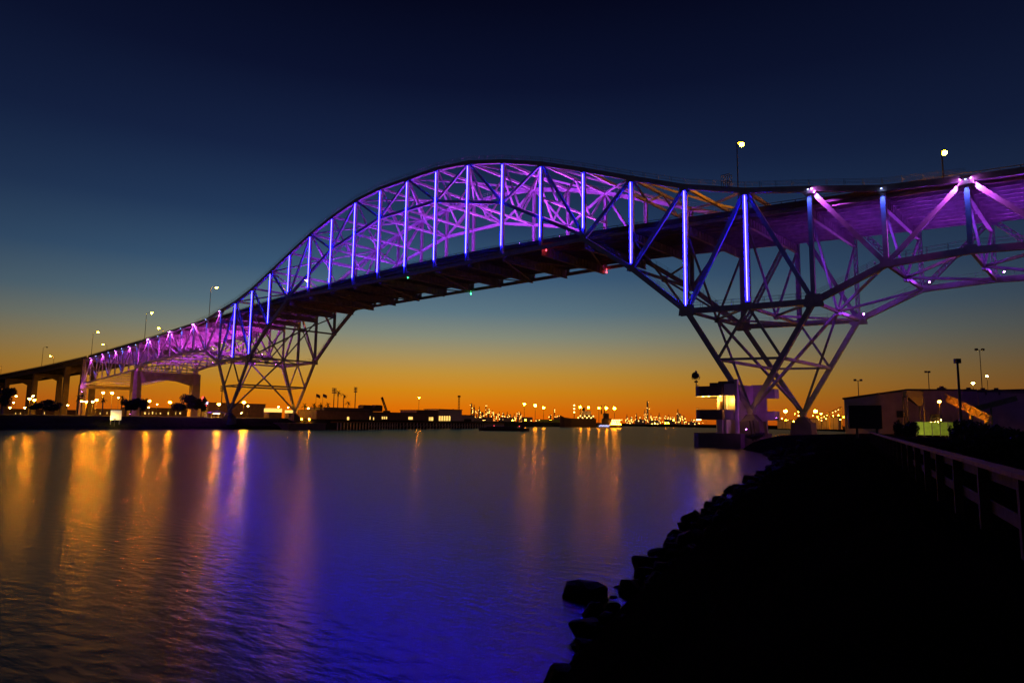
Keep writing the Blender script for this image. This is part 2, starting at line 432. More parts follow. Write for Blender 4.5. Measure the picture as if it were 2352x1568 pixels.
# transverse members
for i in range(-16, 17):
    a = abs(i); x = SX(i)
    n_, f_ = top(i, 0), top(i, W)
    if a <= 8:
        MB().bar(n_, f_, 0.5, 0.6, (1, 0, 0)).build('top_strut', 'steel', BR)
    zl = rib(i) if a <= 3 else None
    if a <= 4 or a == 6:
        z1 = ZT[a]; z2 = {0: 60.95, 1: 60.95, 2: 58.3, 3: 55.65, 4: 54.5, 6: 50.2}[a]
        MB().bar((x, 0, z2), (x, W, z2), 0.4, 0.5, (1, 0, 0)).build('sway_strut', 'steel', BR)
        ys = [0, W * .25, W * .5, W * .75, W]
        for q in range(4):
            za, zb = (z1, z2) if q % 2 == 0 else (z2, z1)
            laced(MB(), (x, ys[q], za), (x, ys[q + 1], zb), 0.42, 0.34, (1, 0, 0), 0.9).build('sway_brace', 'steel', BR)
    if i < 8 and i >= -8:
        c = mid(top(i + 1, 0), top(i + 1, W)) if i % 2 == 0 else mid(n_, f_)
        ends = (n_, f_) if i % 2 == 0 else (top(i + 1, 0), top(i + 1, W))
        for e in ends: MB().bar(e, c, 0.38, 0.42).build('top_lateral', 'steel', BR)
    if a >= 6:
        b0, b1 = bot(i, 0), bot(i, W); mb_ = mid(b0, b1)
        MB().bar(b0, b1, 0.45, 0.55, (1, 0, 0)).build('bottom_strut', 'steel', BR)
        dk = par(x) - 3.4
        MB().bar(mb_, (x, 0.2, dk), 0.34, 0.38, (1, 0, 0)).build('sway_brace', 'steel', BR)
        MB().bar(mb_, (x, W - 0.2, dk), 0.34, 0.38, (1, 0, 0)).build('sway_brace', 'steel', BR)
        MB().bar(mb_ - Vector((0.25, 0, 0)), mb_ + Vector((0.25, 0, 0)), 1.4, 1.3).build('gusset_plate', 'steel', BR)
        if a < 16:
            s = 1 if i > 0 else -1
            for yy in (0, W): MB().bar(mb_, bot(i + s, yy), 0.36, 0.4).build('bottom_lateral', 'steel', BR)
    # floor beam under the roadway with web stiffeners
    zt_ = par(x) - 2.1; zb_ = zt_ - (2.1 if a <= 5 else 1.7)
    y0, y1 = (0.3, W - 0.3)
    fb = MB().box(x - .03, x + .03, y0, y1, zb_ + .05, zt_)
    fb.box(x - .3, x + .3, y0, y1, zb_ - .02, zb_ + .05)
    for q in range(1, 20):
        yy = y0 + (y1 - y0) * q / 20
        fb.box(x - .16, x + .16, yy - .03, yy + .03, zb_ + .05, zt_ - .01)
    fb.build('floor_beam', 'steel_dark', BR)
    if a >= 9 and ZT[a] > par(x) - 2.1: pass
# diagonal laterals under the main span
for i in range(-5, 5):
    MB().bar((SX(i), 0.4, 42.1), (SX(i + 1), W - 0.4, 42.1), 0.3, 0.25).build('floor_lateral', 'steel_dark', BR) if i % 2 else \
        MB().bar((SX(i), W - 0.4, 42.1), (SX(i + 1), 0.4, 42.1), 0.3, 0.25).build('floor_lateral', 'steel_dark', BR)
# tower transverse bracing
for s in (-1, 1):
    x8 = SX(s * 8)
    for k in (7, 9):
        mtop = mid(bot(s * k, 0), bot(s * k, W))
        for yy in (0, W):
            MB().bar(mtop, (x8, yy, FOOT + .3), 0.42, 0.46, (1, 0, 0)).build('tower_brace', 'steel', BR)
        p = mid(bot(s * k, 0), (x8, 0, FOOT)); q = mid(bot(s * k, W), (x8, W, FOOT))
        MB().bar(p, q, 0.45, 0.55, (1, 0, 0)).build('tower_strut', 'steel', BR)
# roadway: slab, stringers, parapets following the vertical curve
XS = sorted({SX(i) for i in range(-16, 17)} | {(SX(i) + SX(i + 1)) / 2 for i in range(-16, 16)})
def ribbon(xs, y0, y1, zf0, zf1, mb=None):
    mb = mb or MB(); k = len(mb.v)
    for x in xs: mb.v += [(x, y0, zf0(x)), (x, y1, zf0(x)), (x, y1, zf1(x)), (x, y0, zf1(x))]
    for i in range(len(xs) - 1):
        for q in range(4):
            r_ = (q + 1) % 4; mb.f.append((k + i * 4 + q, k + i * 4 + r_, k + i * 4 + 4 + r_, k + i * 4 + 4 + q))
    mb.f.append((k, k + 3, k + 2, k + 1)); e = k + (len(xs) - 1) * 4; mb.f.append((e, e + 1, e + 2, e + 3)); return mb
ribbon(XS, 0.8, W - 0.8, lambda x: par(x) - 1.4, lambda x: par(x) - 0.95).build('deck_slab', 'concrete', BR)
for q in range(11):
    yy = 1.3 + (W - 2.6) * q / 10
    ribbon(XS, yy - 0.14, yy + 0.14, lambda x: par(x) - 2.1 + .004, lambda x: par(x) - 1.404).build('stringer', 'steel_dark', BR)
def guard(xs, y, parent, step=2.4):
    ribbon(xs, y - .14, y + .14, lambda x: par(x) - 0.948, lambda x: par(x) - 0.4).build('parapet', 'concrete', parent)
    rl = MB(); ribbon(xs, y - .05, y + .05, lambda x: par(x) - .1, lambda x: par(x), rl)
    x = xs[0]
    while x < xs[-1]:
        rl.box(x - .06, x + .06, y - .06, y + .06, par(x) - .5, par(x) - .02); x += step
    rl.build('guard_rail', 'rail', parent)
for yy in (1.05, W - 1.05): guard(XS, yy, BR)
# inspection cage on the top chord
cg = MB(); cx = 91.0; zc = 46.9
for dx in (-.8, -.4, 0, .4, .8):
    for dy in (-.45, .45): cg.box(cx + dx - .04, cx + dx + .04, dy - .04, dy + .04, zc, zc + 2.5)
for h in (0.1, 1.2, 2.45):
    for dy in (-.45, .45): cg.box(cx - .84, cx + .84, dy - .05, dy + .05, zc + h, zc + h + .08)
cg.build('inspection_cage', 'rail', BR)
# navigation lights below the deck
for x, mt in ((-48, 'red_lamp'), (0, 'green_lamp'), (48, 'red_lamp')):
    for y in (1.0, W - 0.6):
        z = 42.3 if y < 5 else 41.5
        MB().bar((x, y, z + .2), (x, y, z + 1.0), .06, .06, (0, 1, 0)).ball((x, y, z), .17).build('navigation_light', mt, BR)
# floodlights
MAG, VIO, BLU = (0.38, 0.045, 1.0), (0.24, 0.04, 1.0), (0.06, 0.10, 1.0)
PNK, ROSE = (0.60, 0.085, 1.0), (0.80, 0.07, 1.0)
for i in range(-6, 5):
    x = SX(i); z = par(x) - .2
    wgt = 1.0 + 0.10 * i
    flood(BR, (x + 3.5, 2.2, z), (x + 4.5, W - 2, z + 14), MAG if i > -2 else VIO, 25000 * wgt, 110, 'lens_mag')
    flood(BR, (x - 3.0, W - 2.4, z), (x - 4.0, 10, z + 16), PNK if i > 0 else MAG, 16000 * wgt, 110, 'lens_mag')
for s in (-1, 1):
    for k in (9, 11, 13, 15):
        t_ = top(s * k, -0.75)
        for kk in ((k + 1,) if k == 9 else (k - 1, k + 1)):
            d = (bot(s * kk, -0.55) - t_).normalized()
            flood(BR, t_ + d * 0.9 + Vector((0, -.1, .5)), t_ + d * 7 + Vector((0, .75, 0)), PNK if s > 0 else ROSE, 8500 if s > 0 else 11000, 60, 'lens_mag')
    for k in (9, 10, 11, 12, 13, 14, 15):
        t_ = top(s * k, -0.85)
        flood(BR, t_ + Vector((0, 0, -.2)), t_ + Vector((0, .55, -9)), BLU, 3000, 50, 'lens_blue', 0.26)
    for k in (9, 10, 11, 12, 13, 14):
        b_ = bot(s * k, W - 1.0)
        flood(BR, b_ + Vector((1.5 * s, -1.0, .8)), b_ + Vector((4 * s, -14, 13)), MAG if s > 0 else ROSE, 3600 if s > 0 else 15000, 120, 'lens_mag')
        b_ = bot(s * k, 1.6)
        flood(BR, b_ + Vector((-2.0 * s, .2, .8)), b_ + Vector((-2 * s, 14, 10)), VIO if s > 0 else PNK, 2200 if s > 0 else 5000, 120, 'lens_mag')

# ------------------------------------------------------------------ street lamps on the bridge
def street_lamp(base, tip, label, lit=True, group='street lamps along the bridge roadway', r=0.42):
    base = Vector(base); tip = Vector(tip)
    o = thing('street_lamp', base, label, 'street lamp', group)
    elbow = Vector((base.x, base.y, tip.z - 0.6))
    MB().cyl(base, elbow, 0.13, 0.09).build('pole', 'pole', o)
    am = MB(); a = elbow; n = 5
    for k in range(1, n + 1):
        t_ = k / n; p = elbow.lerp(tip, t_); p.z = elbow.z + (tip.z - elbow.z + .25) * math.sin(t_ * math.pi / 2)
        am.cyl(a, p, 0.06); a = p
    am.build('arm', 'pole', o)
    h = MB().bar(tip + Vector((0, -.5, .16)), tip + Vector((0, .5, .16)), .42, .2, (1, 0, 0)).build('lamp_head', 'pole', o)
    MB().ball(tip - Vector((0, 0, .12)), r, 8, 5, 0.8).build('bulb', 'sodium' if lit else 'glass', h)
    return o
near_l = [((-118, 1.05), 54.3, 'lit street lamp standing above the outer diagonals of the shore truss'),
          ((-180, 1.05), 50.2, 'lit street lamp on the deck over the wide portal pier'),
          ((-248, 1.05), 46.7, 'lit street lamp on the deck above the purple column beside the viaduct'),
          ((92.7, 1.05), 56.0, 'tall lit street lamp rising beside the cage on the top chord'),
          ((124.6, 1.05), 46.1, 'short lit street lamp beside the purple and blue lit apex')]
for (x, y), z, lb in near_l: street_lamp((x, y, par(x) - .9), (x, y + 2.2, z), lb)
street_lamp((-333, 1.05, par(333) - .9), (-335, 3.4, 44.3), 'unlit street lamp with a long arm above the viaduct columns', False)
far_l = [(-222, 48.9, 'lit street lamp on the far kerb above the short deck truss'), (-301, 45.7, 'lit street lamp on the far kerb of the viaduct after the purple column'),
         (-402, 44.2, 'lit street lamp on the far kerb over the arched viaduct pier'), (-542, 44.0, 'lit street lamp on the far kerb where the viaduct descends'),
         (-86, 56.4, 'lit street lamp inside the steel arch above its springing')]
for x, z, lb in far_l: street_lamp((x, W - 1.05, par(x) - .9), (x, W - 3.2, z), lb)

# ------------------------------------------------------------------ short deck truss, piers and viaduct on the far shore
DT = thing('deck_truss', (-218, 0, 20), 'short purple lit deck truss span between the portal pier and the viaduct', 'bridge span')
x0, x1, nn = -184.6, -252.0, 8
for y in (0.0, W):
    T = []; B = []
    for k in range(nn + 1):
        x = x0 + (x1 - x0) * k / nn; T.append(Vector((x, y, par(x) - 2.6))); B.append(Vector((x, y, 24.6 - 4.2 * k / nn)))
    for k in range(nn):
        MB().bar(T[k], T[k + 1], .6, .7).build('top_chord', 'steel', DT)
        MB().bar(B[k], B[k + 1], .6, .7).build('bottom_chord', 'steel', DT)
        a, b = (B[k], T[k + 1]) if k % 2 == 0 else (T[k], B[k + 1])
        MB().bar(a, b, .45, .6).build('diagonal', 'steel', DT)
    for k in range(nn + 1): MB().bar(B[k], T[k], .45, .5, (0, 1, 0)).build('vertical_post', 'steel', DT)
    if y == 0:
        for k in range(1, nn, 2):
            flood(DT, T[k] + Vector((0, -.8, .1)), T[k] + Vector((0, .6, -8)), ROSE, 7000, 95, 'lens_mag')
            flood(DT, T[k - 1] + Vector((0, -.8, .1)), T[k - 1] + Vector((0, .5, -8)), BLU, 3000, 50, 'lens_blue')
        for k in range(2, nn, 2):
            flood(DT, B[k] + Vector((0, 1.2, .6)), B[k] + Vector((0, 12, 10)), MAG, 9000, 125, 'lens_mag')
    for k in range(nn + 1):
        if y == 0:
            MB().bar(B[k], B[k] + Vector((0, W, 0)), .4, .5, (1, 0, 0)).build('bottom_strut', 'steel', DT)
            x = T[k].x; MB().box(x - .25, x + .25, 0.3, W - .3, par(x) - 3.6, par(x) - 2.11).build('floor_beam', 'steel_dark', DT)
XD = [x1 + (x0 - x1) * k / 16 + 0.9 * (k == 16) for k in range(17)]
ribbon(XD, 0.8, W - 0.8, lambda x: par(x) - 1.4, lambda x: par(x) - 0.95).build('deck_slab', 'concrete', DT)
for q in range(9):
    yy = 1.3 + (W - 2.6) * q / 8
    ribbon(XD, yy - 0.14, yy + 0.14, lambda x: par(x) - 2.1, lambda x: par(x) - 1.404).build('stringer', 'steel_dark', DT)
for yy in (1.05, W - 1.05): guard(XD, yy, DT)

def portal(x, y0, y1, zbase, ztop, zmid, zedge, cw, cl, label, colmat='concrete', upto=None, group=None):
    o = thing('bridge_pier', (x, (y0 + y1) / 2, zbase), label, 'pier', group)
    zc = upto if upto else ztop
    for yy in (y0, y1):
        MB().quadbox([(x - cl * .58, yy - cw * .58, zbase), (x + cl * .58, yy - cw * .58, zbase), (x + cl * .58, yy + cw * .58, zbase), (x - cl * .58, yy + cw * .58, zbase),
                      (x - cl / 2, yy - cw / 2, zc), (x + cl / 2, yy - cw / 2, zc), (x + cl / 2, yy + cw / 2, zc), (x - cl / 2, yy + cw / 2, zc)]).build('column', colmat, o)
    bm = MB(); a, b = y0 + cw / 2, y1 - cw / 2; t_ = cl / 2 * .9
    ys = [a, a + (b - a) * .3, a + (b - a) * .5, a + (b - a) * .7, b]; zs = [zedge, zmid - (zmid - zedge) * .12, zmid, zmid - (zmid - zedge) * .12, zedge]
    for k in range(4):
        bm.quadbox([(x - t_, ys[k], zs[k]), (x + t_, ys[k], zs[k]), (x + t_, ys[k + 1], zs[k + 1]), (x - t_, ys[k + 1], zs[k + 1]),
                    (x - t_, ys[k], ztop - .06), (x + t_, ys[k], ztop - .06), (x + t_, ys[k + 1], ztop - .06), (x - t_, ys[k + 1], ztop - .06)])
    bm.build('cross_beam', colmat, o)
    return o
pp = portal(-183.0, 0, W, 3.8, 24.0, 20.6, 18.6, 3.4, 3.2, 'broad portal pier with a haunched cross beam under the end of the arch truss')
for yy in (0, W):
    MB().box(-184.2, -181.6, yy - .7, yy + .7, 24.02, 25.15).build('bearing_block', 'steel_dark', pp)
flood(pp, (-181.0, -2.2, 5.0), (-182.4, -1.7, 22), PNK, 1300, 50, 'lens_mag')
p2 = portal(-253.5, 0, W, 3.8, 19.6, 17.9, 17.9, 3.0, 2.6, 'tall purple lit column pier where the viaduct meets the short truss', upto=None)
for yy in (0, W): MB().box(-254.7, -252.3, yy - 1.2, yy + 1.2, 19.62, par(-253.5) - 2.2).build('column', 'concrete', p2)
flood(p2, (-250.6, -1.0, 16.0), (-252.0, 0, 27), PNK, 2600, 80, 'lens_mag')
VD = thing('viaduct', (-400, 0, 20), 'long concrete approach viaduct with deep girders descending to the far shore', 'viaduct')
XV = [-700 + (700 - 254.8) * k / 40 for k in range(41)]
ribbon(XV, 0.8, W - .8, lambda x: par(x) - 1.4, lambda x: par(x) - 0.95).build('deck_slab', 'concrete', VD)
for q in range(5):
    yy = 2.4 + (W - 4.8) * q / 4
    ribbon(XV, yy - .35, yy + .35, lambda x: par(x) - 3.5, lambda x: par(x) - 1.404).build('girder', 'concrete', VD)
for yy in (1.05, W - 1.05): guard(XV, yy, VD)
for x, nm in ((-290, 'viaduct pier with an arched cap next to the purple column'), (-350, 'viaduct pier with an arched cap, second from the purple column'),
              (-415, 'viaduct pier with an arched cap, third from the purple column'), (-480, 'viaduct pier with an arched cap beside the round dark tree')):
    zt_ = par(x) - 3.56
    portal(x, 2.6, 15.5, 3.9, zt_, zt_ - 2.2, zt_ - 4.0, 2.4, 2.4, nm, group='viaduct piers')

# pedestals under the tower hinges
for s, nm in ((1, 'tower foot on the near bank'), (-1, 'tower foot on the far shore')):
    for yy, q in ((0, 'river side of the camera bank'), (W, 'away')):
        x = SX(8 * s); zb_ = 1.6 if s > 0 else 2.2
        lb = {(1, 0): 'concrete hinge pedestal beside the curved observation tower', (1, W): 'concrete hinge pedestal standing in front of the floodlit conveyor yard',
              (-1, 0): 'concrete hinge pedestal of the shore tower next to the bright car park lamps', (-1, W): 'concrete hinge pedestal of the shore tower beside the lit kiosk'}[(s, yy)]
        o = thing('pedestal', (x, yy, zb_), lb, 'pedestal')
        MB().quadbox([(x - 2.4, yy - 1.9, zb_ - 3), (x + 2.4, yy - 1.9, zb_ - 3), (x + 2.4, yy + 1.9, zb_ - 3), (x - 2.4, yy + 1.9, zb_ - 3),
                      (x - 1.9, yy - 1.5, 4.6), (x + 1.9, yy - 1.5, 4.6), (x + 1.9, yy + 1.5, 4.6), (x - 1.9, yy + 1.5, 4.6)]).build('base', 'concrete', o)
        MB().quadbox([(x - 1.5, yy - 1.1, 4.6), (x + 1.5, yy - 1.1, 4.6), (x + 1.5, yy + 1.1, 4.6), (x - 1.5, yy + 1.1, 4.6),
                      (x - .6, yy - .8, 5.75), (x + .6, yy - .8, 5.75), (x + .6, yy + .8, 5.75), (x - .6, yy + .8, 5.75)]).build('cap', 'concrete', o)

# ------------------------------------------------------------------ observation tower on the near bank
OT = thing('observation_tower', (88, 0, 0), 'curved concrete harbour tower with brown balconies and a glowing open storey', 'tower')
def dshape(x0, x1, y0, y1, bulge, n=10):
    # straight on the land side, rounded on the water side
    pts = [(x1, y0), (x1, y1)]
    ym = (y0 + y1) / 2; hy = (y1 - y0) / 2
    for k in range(n + 1):
        t_ = math.pi / 2 + math.pi * k / n
        pts.append((x0 + bulge * math.cos(t_) , ym + hy * math.sin(t_)))
    return pts
MB().prism(dshape(86.2, 93.9, -3.4, 10.6, 2.6), -1.5, 2.5).build('base', 'concrete', OT)
MB().prism(dshape(89.4, 90.4, -2.6, 9.8, 1.0), 2.5, 4.85).build('lower_storey', 'pale', OT)
MB().prism(dshape(86.4, 90.6, -3.05, 10.2, 2.3), 4.85, 6.55).build('balcony', 'darkwall', OT)
MB().prism(dshape(89.6, 90.4, -2.3, 9.5, 1.2), 6.55, 8.95).build('lit_storey', 'pale', OT)
MB().prism(dshape(86.4, 90.6, -3.05, 10.2, 2.3), 8.95, 9.05).build('ceiling', 'white', OT)
MB().prism(dshape(86.4, 90.6, -3.05, 10.2, 2.3), 9.05, 10.7).build('balcony', 'darkwall', OT)
MB().box(90.45, 92.98, -1.5, -1.25, 6.56, 8.94).build('storey_wall', 'pale', OT)
MB().box(90.45, 92.98, -2.7, -1.25, 8.95, 9.06).build('ceiling', 'white', OT)
MB().box(91.0, 93.0, -3.0, -2.72, 4.83, 6.57).build('panel', 'pale', OT)
MB().box(91.0, 93.0, -3.0, -2.72, 8.97, 11.0).build('panel', 'pale', OT)
MB().box(93.0, 93.45, -3.3, -2.6, 2.3, 11.75).build('fin', 'pale', OT)
MB().box(89.8, 93.0, -2.7, -1.4, 10.72, 11.5).build('roof_parapet', 'darkwall', OT)
MB().box(88.0, 89.4, -2.3, -.6, 10.72, 11.3).build('roof_hatch', 'darkwall', OT)
MB().box(90.6, 93.4, 9.6, 10.1, 2.3, 11.4).build('rear_wall', 'pale', OT)
MB().box(90.62, 91.0, -2.3, 9.58, 2.5, 11.2).build('land_wall', 'pale', OT)
MB().box(93.42, 95.2, 9.0, 11.2, 8.9, 10.6).build('rear_balcony', 'pale', OT)
MB().box(93.42, 95.2, 9.0, 11.2, 4.9, 6.5).build('rear_balcony', 'pale', OT)
dr = MB().box(89.9, 90.35, -2.36, -2.28, 6.56, 8.0).build('door', 'wood', OT)
rl = MB()
for zz in (6.55, 10.7):
    pts = dshape(86.4, 90.6, -2.95, 10.1, 2.2, 16)
    for k in range(1, len(pts) - 1):
        a, b = pts[k], pts[k + 1] if k + 1 < len(pts) else pts[0]
        rl.bar((a[0], a[1], zz + .25), (b[0], b[1], zz + .25), .04, .04); rl.box(a[0] - .03, a[0] + .03, a[1] - .03, a[1] + .03, zz, zz + .27)
rl.build('railing', 'rail', OT)
for x, y in ((88.0, -2.75), (90.2, -2.8), (86.6, -2.0)):
    MB().box(x - .1, x + .1, y - .1, y + .1, 8.86, 8.946).build('ceiling_lamp', 'dome', OT)
for x, y in ((85.6, -0.6), (87.4, -2.35), (89.3, -2.75), (91.8, -2.1)):
    ld = bpy.data.lights.new('storey_light', 'POINT'); ld.color = (1, .47, .06); ld.energy = 260; ld.shadow_soft_size = .15
    lo = bpy.data.objects.new('storey_light', ld); col.objects.link(lo); lo.parent = OT; lo.location = Vector((x, y, 8.15)) - OT.location
MB().box(85.2, 86.0, -2.0, -1.8, 4.72, 4.845).build('ceiling_lamp', 'dome', OT)
flood(OT, (97.2, 4.6, 5.2), (92, 9.5, 8.5), PNK, 110, 75, 'lens_mag')
flood(OT, (95.8, -5.4, 3.2), (92.2, -3, 8), PNK, 90, 60, 'lens_mag')
# searchlight on its roof
SL = thing('searchlight', (84.9, -1.2, 10.7), 'round dark searchlight on a post on the tower roof edge', 'searchlight')
MB().cyl((84.9, -1.2, 10.7), (84.9, -1.2, 12.0), .1).build('post', 'pole', SL)
MB().box(84.6, 85.2, -1.3, -1.1, 11.5, 11.8).build('control_box', 'pole', SL)
MB().cyl((84.9, -1.7, 12.75), (84.9, -.9, 12.75), .62, .5, 14).build('drum', 'pole', SL)
MB().cyl((84.9, -1.78, 12.75), (84.9, -1.71, 12.75), .5, .5, 14).build('lens', 'glass', SL)
MB().bar((84.1, -1.3, 12.6), (84.2, -1.3, 12.1), .1, .08).bar((85.7, -1.3, 12.6), (85.6, -1.3, 12.1), .1, .08).bar((84.2, -1.3, 12.1), (85.6, -1.3, 12.1), .1, .08).build('yoke', 'pole', SL)
MB().cyl((84.9, -1.2, 13.3), (84.9, -1.2, 13.7), .3, .08, 8).build('cap', 'pole', SL)
# leaning piles beside the tower
for k, (dx, lb) in enumerate(((0, 'leaning timber pile beside the hinge pedestal'), (0.55, 'leaning timber pile beside the hinge pedestal'))):
    tag(MB().cyl((97.6 + dx, -7.2, 1.4), (97.0 + dx, -7.0, 4.7), .13, .1).build('timber_pile', 'bark'), lb, 'pile', 'leaning piles')

# ------------------------------------------------------------------ near bank: rocks, fence, yard
def rock_mesh(seed):
    # angular broken block: a box cut by random planes
    import bmesh
    rr = random.Random(seed); bm = bmesh.new(); bmesh.ops.create_cube(bm, size=2.0)
    for v in bm.verts: v.co = Vector((v.co.x * rr.uniform(.75, 1.2), v.co.y * rr.uniform(.65, 1.05), v.co.z * rr.uniform(.5, .8)))
    for _ in range(9):
        n = Vector((rr.gauss(0, 1), rr.gauss(0, 1), rr.gauss(0, .8))).normalized()
        res = bmesh.ops.bisect_plane(bm, geom=bm.verts[:] + bm.edges[:] + bm.faces[:], plane_co=n * rr.uniform(.55, .8), plane_no=n, clear_outer=True)
        ed = [e for e in res['geom_cut'] if isinstance(e, bmesh.types.BMEdge)]
        if ed: bmesh.ops.contextual_create(bm, geom=ed)
    bmesh.ops.triangulate(bm, faces=bm.faces[:])
    bmesh.ops.subdivide_edges(bm, edges=bm.edges[:], cuts=1, use_grid_fill=True)
    bmesh.ops.smooth_vert(bm, verts=bm.verts[:], factor=.55, use_axis_x=True, use_axis_y=True, use_axis_z=True)
    for v in bm.verts: v.co += Vector((rr.uniform(-1, 1), rr.uniform(-1, 1), rr.uniform(-1, 1))) * .05
    bmesh.ops.recalc_face_normals(bm, faces=bm.faces[:])
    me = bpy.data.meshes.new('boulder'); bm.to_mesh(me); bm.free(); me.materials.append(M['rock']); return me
RM = [rock_mesh(k) for k in range(14)]
def shore_at(y):
    for (a, b) in zip(near_shore[:-1], near_shore[1:]):
        if a[1] <= y <= b[1]: return a[0] + (b[0] - a[0]) * (y - a[1]) / (b[1] - a[1])
    return 140
def boulder(x, y, z, r, label, group='riprap boulders along the near bank'):
    o = bpy.data.objects.new('boulder', rnd.choice(RM)); col.objects.link(o)
    o.location = (x, y, z); o.scale = (r, r, r); o.rotation_euler = (rnd.uniform(-.3, .3), rnd.uniform(-.3, .3), rnd.uniform(0, 6.28))
    tag(o, label, 'boulder', group)
g0 = pl(1385, 1385, 2, 0)
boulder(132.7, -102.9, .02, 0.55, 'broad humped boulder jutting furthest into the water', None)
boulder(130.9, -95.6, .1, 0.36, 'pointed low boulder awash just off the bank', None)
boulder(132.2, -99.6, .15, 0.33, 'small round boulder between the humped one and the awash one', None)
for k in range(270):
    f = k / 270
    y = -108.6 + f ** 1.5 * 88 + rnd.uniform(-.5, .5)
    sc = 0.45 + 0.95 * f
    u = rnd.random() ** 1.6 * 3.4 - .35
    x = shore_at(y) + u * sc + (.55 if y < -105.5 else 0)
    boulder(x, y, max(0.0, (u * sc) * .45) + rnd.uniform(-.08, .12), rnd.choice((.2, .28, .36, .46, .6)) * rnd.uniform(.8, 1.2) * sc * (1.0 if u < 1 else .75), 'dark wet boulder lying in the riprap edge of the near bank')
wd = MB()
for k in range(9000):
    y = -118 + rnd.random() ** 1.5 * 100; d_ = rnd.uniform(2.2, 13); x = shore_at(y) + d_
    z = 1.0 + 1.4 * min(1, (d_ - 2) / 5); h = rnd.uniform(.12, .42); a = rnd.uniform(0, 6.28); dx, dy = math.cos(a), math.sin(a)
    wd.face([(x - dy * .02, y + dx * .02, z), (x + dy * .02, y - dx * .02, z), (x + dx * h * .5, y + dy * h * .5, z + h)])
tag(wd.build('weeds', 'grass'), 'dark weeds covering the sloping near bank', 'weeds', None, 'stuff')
# plank of driftwood on the bank
p = pl(1785, 1120, 2, 1.2); q = pl(1800, 1137, 2, 1.2)
tag(MB().bar(p, q + (q - p) * .3, .22, .06).build('driftwood_plank', 'wood'), 'reddish driftwood plank lying on the dark bank', 'plank')
# timber fence
FN = thing('timber_fence', (150, -104, 2.4), 'long weathered timber railing running up the near bank', 'fence')
def fpt(D, z): 
    p = CAM + RT * (2.1 + .49 * D) + Vector((FWD.x, FWD.y, 0)).normalized() * D; return Vector((p.x, p.y, z))
D = -2.0; posts = []
while D < 66: posts.append(D); D += 2.6
fd = (fpt(10, 0) - fpt(0, 0)).normalized()
for k, D in enumerate(posts):
    MB().bar(fpt(D, 1.9), fpt(D, 3.40), .14, .14, tuple(fd)).build('post', 'wood_dark', FN)
for k in range(len(posts) - 1):
    a, b = posts[k], posts[k + 1]
    MB().bar(fpt(a, 3.44) + fd * .01, fpt(b, 3.44) - fd * .01, .24, .06).build('cap_rail', 'wood', FN)
    s_ = Vector((fd.y, -fd.x, 0)) * .1
    MB().bar(fpt(a, 3.28) + s_ + fd * .01, fpt(b, 3.28) + s_ - fd * .01, .045, .17).build('rail', 'wood_dark', FN)
    MB().bar(fpt(a, 2.78) + s_ + fd * .01, fpt(b, 2.78) + s_ - fd * .01, .045, .17).build('rail', 'wood_dark', FN)

def gz(D): return 2.6
def onground(x, D, z=2.6):
    p = atd(x, 980, D); return Vector((p.x, p.y, z))
def wall_between(a, b, z0, z1a, z1b, t, name, mat, parent):
    a = Vector((a.x, a.y, 0)); b = Vector((b.x, b.y, 0)); n = (b - a).normalized(); s_ = Vector((-n.y, n.x, 0)) * t
    zz = lambda v, z: Vector((v.x, v.y, z))
    return MB().quadbox([zz(a, z0), zz(b, z0), zz(b + s_, z0), zz(a + s_, z0), zz(a, z1a), zz(b, z1b), zz(b + s_, z1b), zz(a + s_, z1a)]).build(name, mat, parent)
def zat(x, y, D): return atd(x, y, D).z
# warehouse
D = 150
WH = thing('warehouse', onground(2015, D), 'wide low metal warehouse with a shallow gable behind the dark billboard', 'warehouse')
a, b, c = onground(1943, D), onground(2088, D), onground(2250, D)
wall_between(a, b, 2.4, zat(1943, 917, D), zat(2088, 896, D), 0.4, 'wall', 'metalwall', WH)
wall_between(b, c, 2.4, zat(2088, 896, D), zat(2250, 897, D), 0.4, 'wall', 'metalwall', WH)
dirn = (b - a).normalized(); back = Vector((a.x - CAM.x, a.y - CAM.y, 0)).normalized() * 40 + RT * 4
za, zb_, zc_ = zat(1943, 917, D), zat(2088, 896, D), zat(2250, 897, D)
up_ = Vector((0, 0, 1))
rf = MB()
for (p, zp, q, zq) in ((a - dirn * .5, za, b, zb_), (b, zb_, c, zc_)):
    A_, B_ = Vector((p.x, p.y, zp + .05)), Vector((q.x, q.y, zq + .05)); bk = back; fr = -back * .01
    rf.quadbox([A_ + fr, B_ + fr, B_ + bk, A_ + bk, A_ + fr + up_ * .3, B_ + fr + up_ * .3, B_ + bk + up_ * .3, A_ + bk + up_ * .3])
rf.build('roof', 'roof', WH)
for k in range(40):      # vertical ribs of the cladding
    t_ = k / 40; p = b.lerp(c, t_); z1 = zb_ + (zc_ - zb_) * t_
    MB().bar((p.x, p.y, 2.5) , (p.x, p.y, z1 - .1), .12, .16, tuple(dirn)).build('cladding_rib', 'metalwall', WH)
p, q = onground(2062, D - .5), onground(2081, D - .5)
wall_between(p, q, zat(2062, 958, D), zat(2062, 943, D), zat(2081, 943, D), .2, 'window', 'glass', WH)
W2 = thing('warehouse', onground(2300, 175), 'long reddish metal shed running off behind the conveyors', 'warehouse')
a, b = onground(2252, 172), onground(2520, 172)
wall_between(a, b, 2.4, zat(2252, 900, 172), zat(2520, 893, 172), .5, 'wall', 'metalwall', W2)
wall_between(a - dirn, b, zat(2252, 900, 172) - .1, zat(2252, 898, 172) + .3, zat(2520, 891, 172) + .3, 30, 'roof', 'roof', W2)
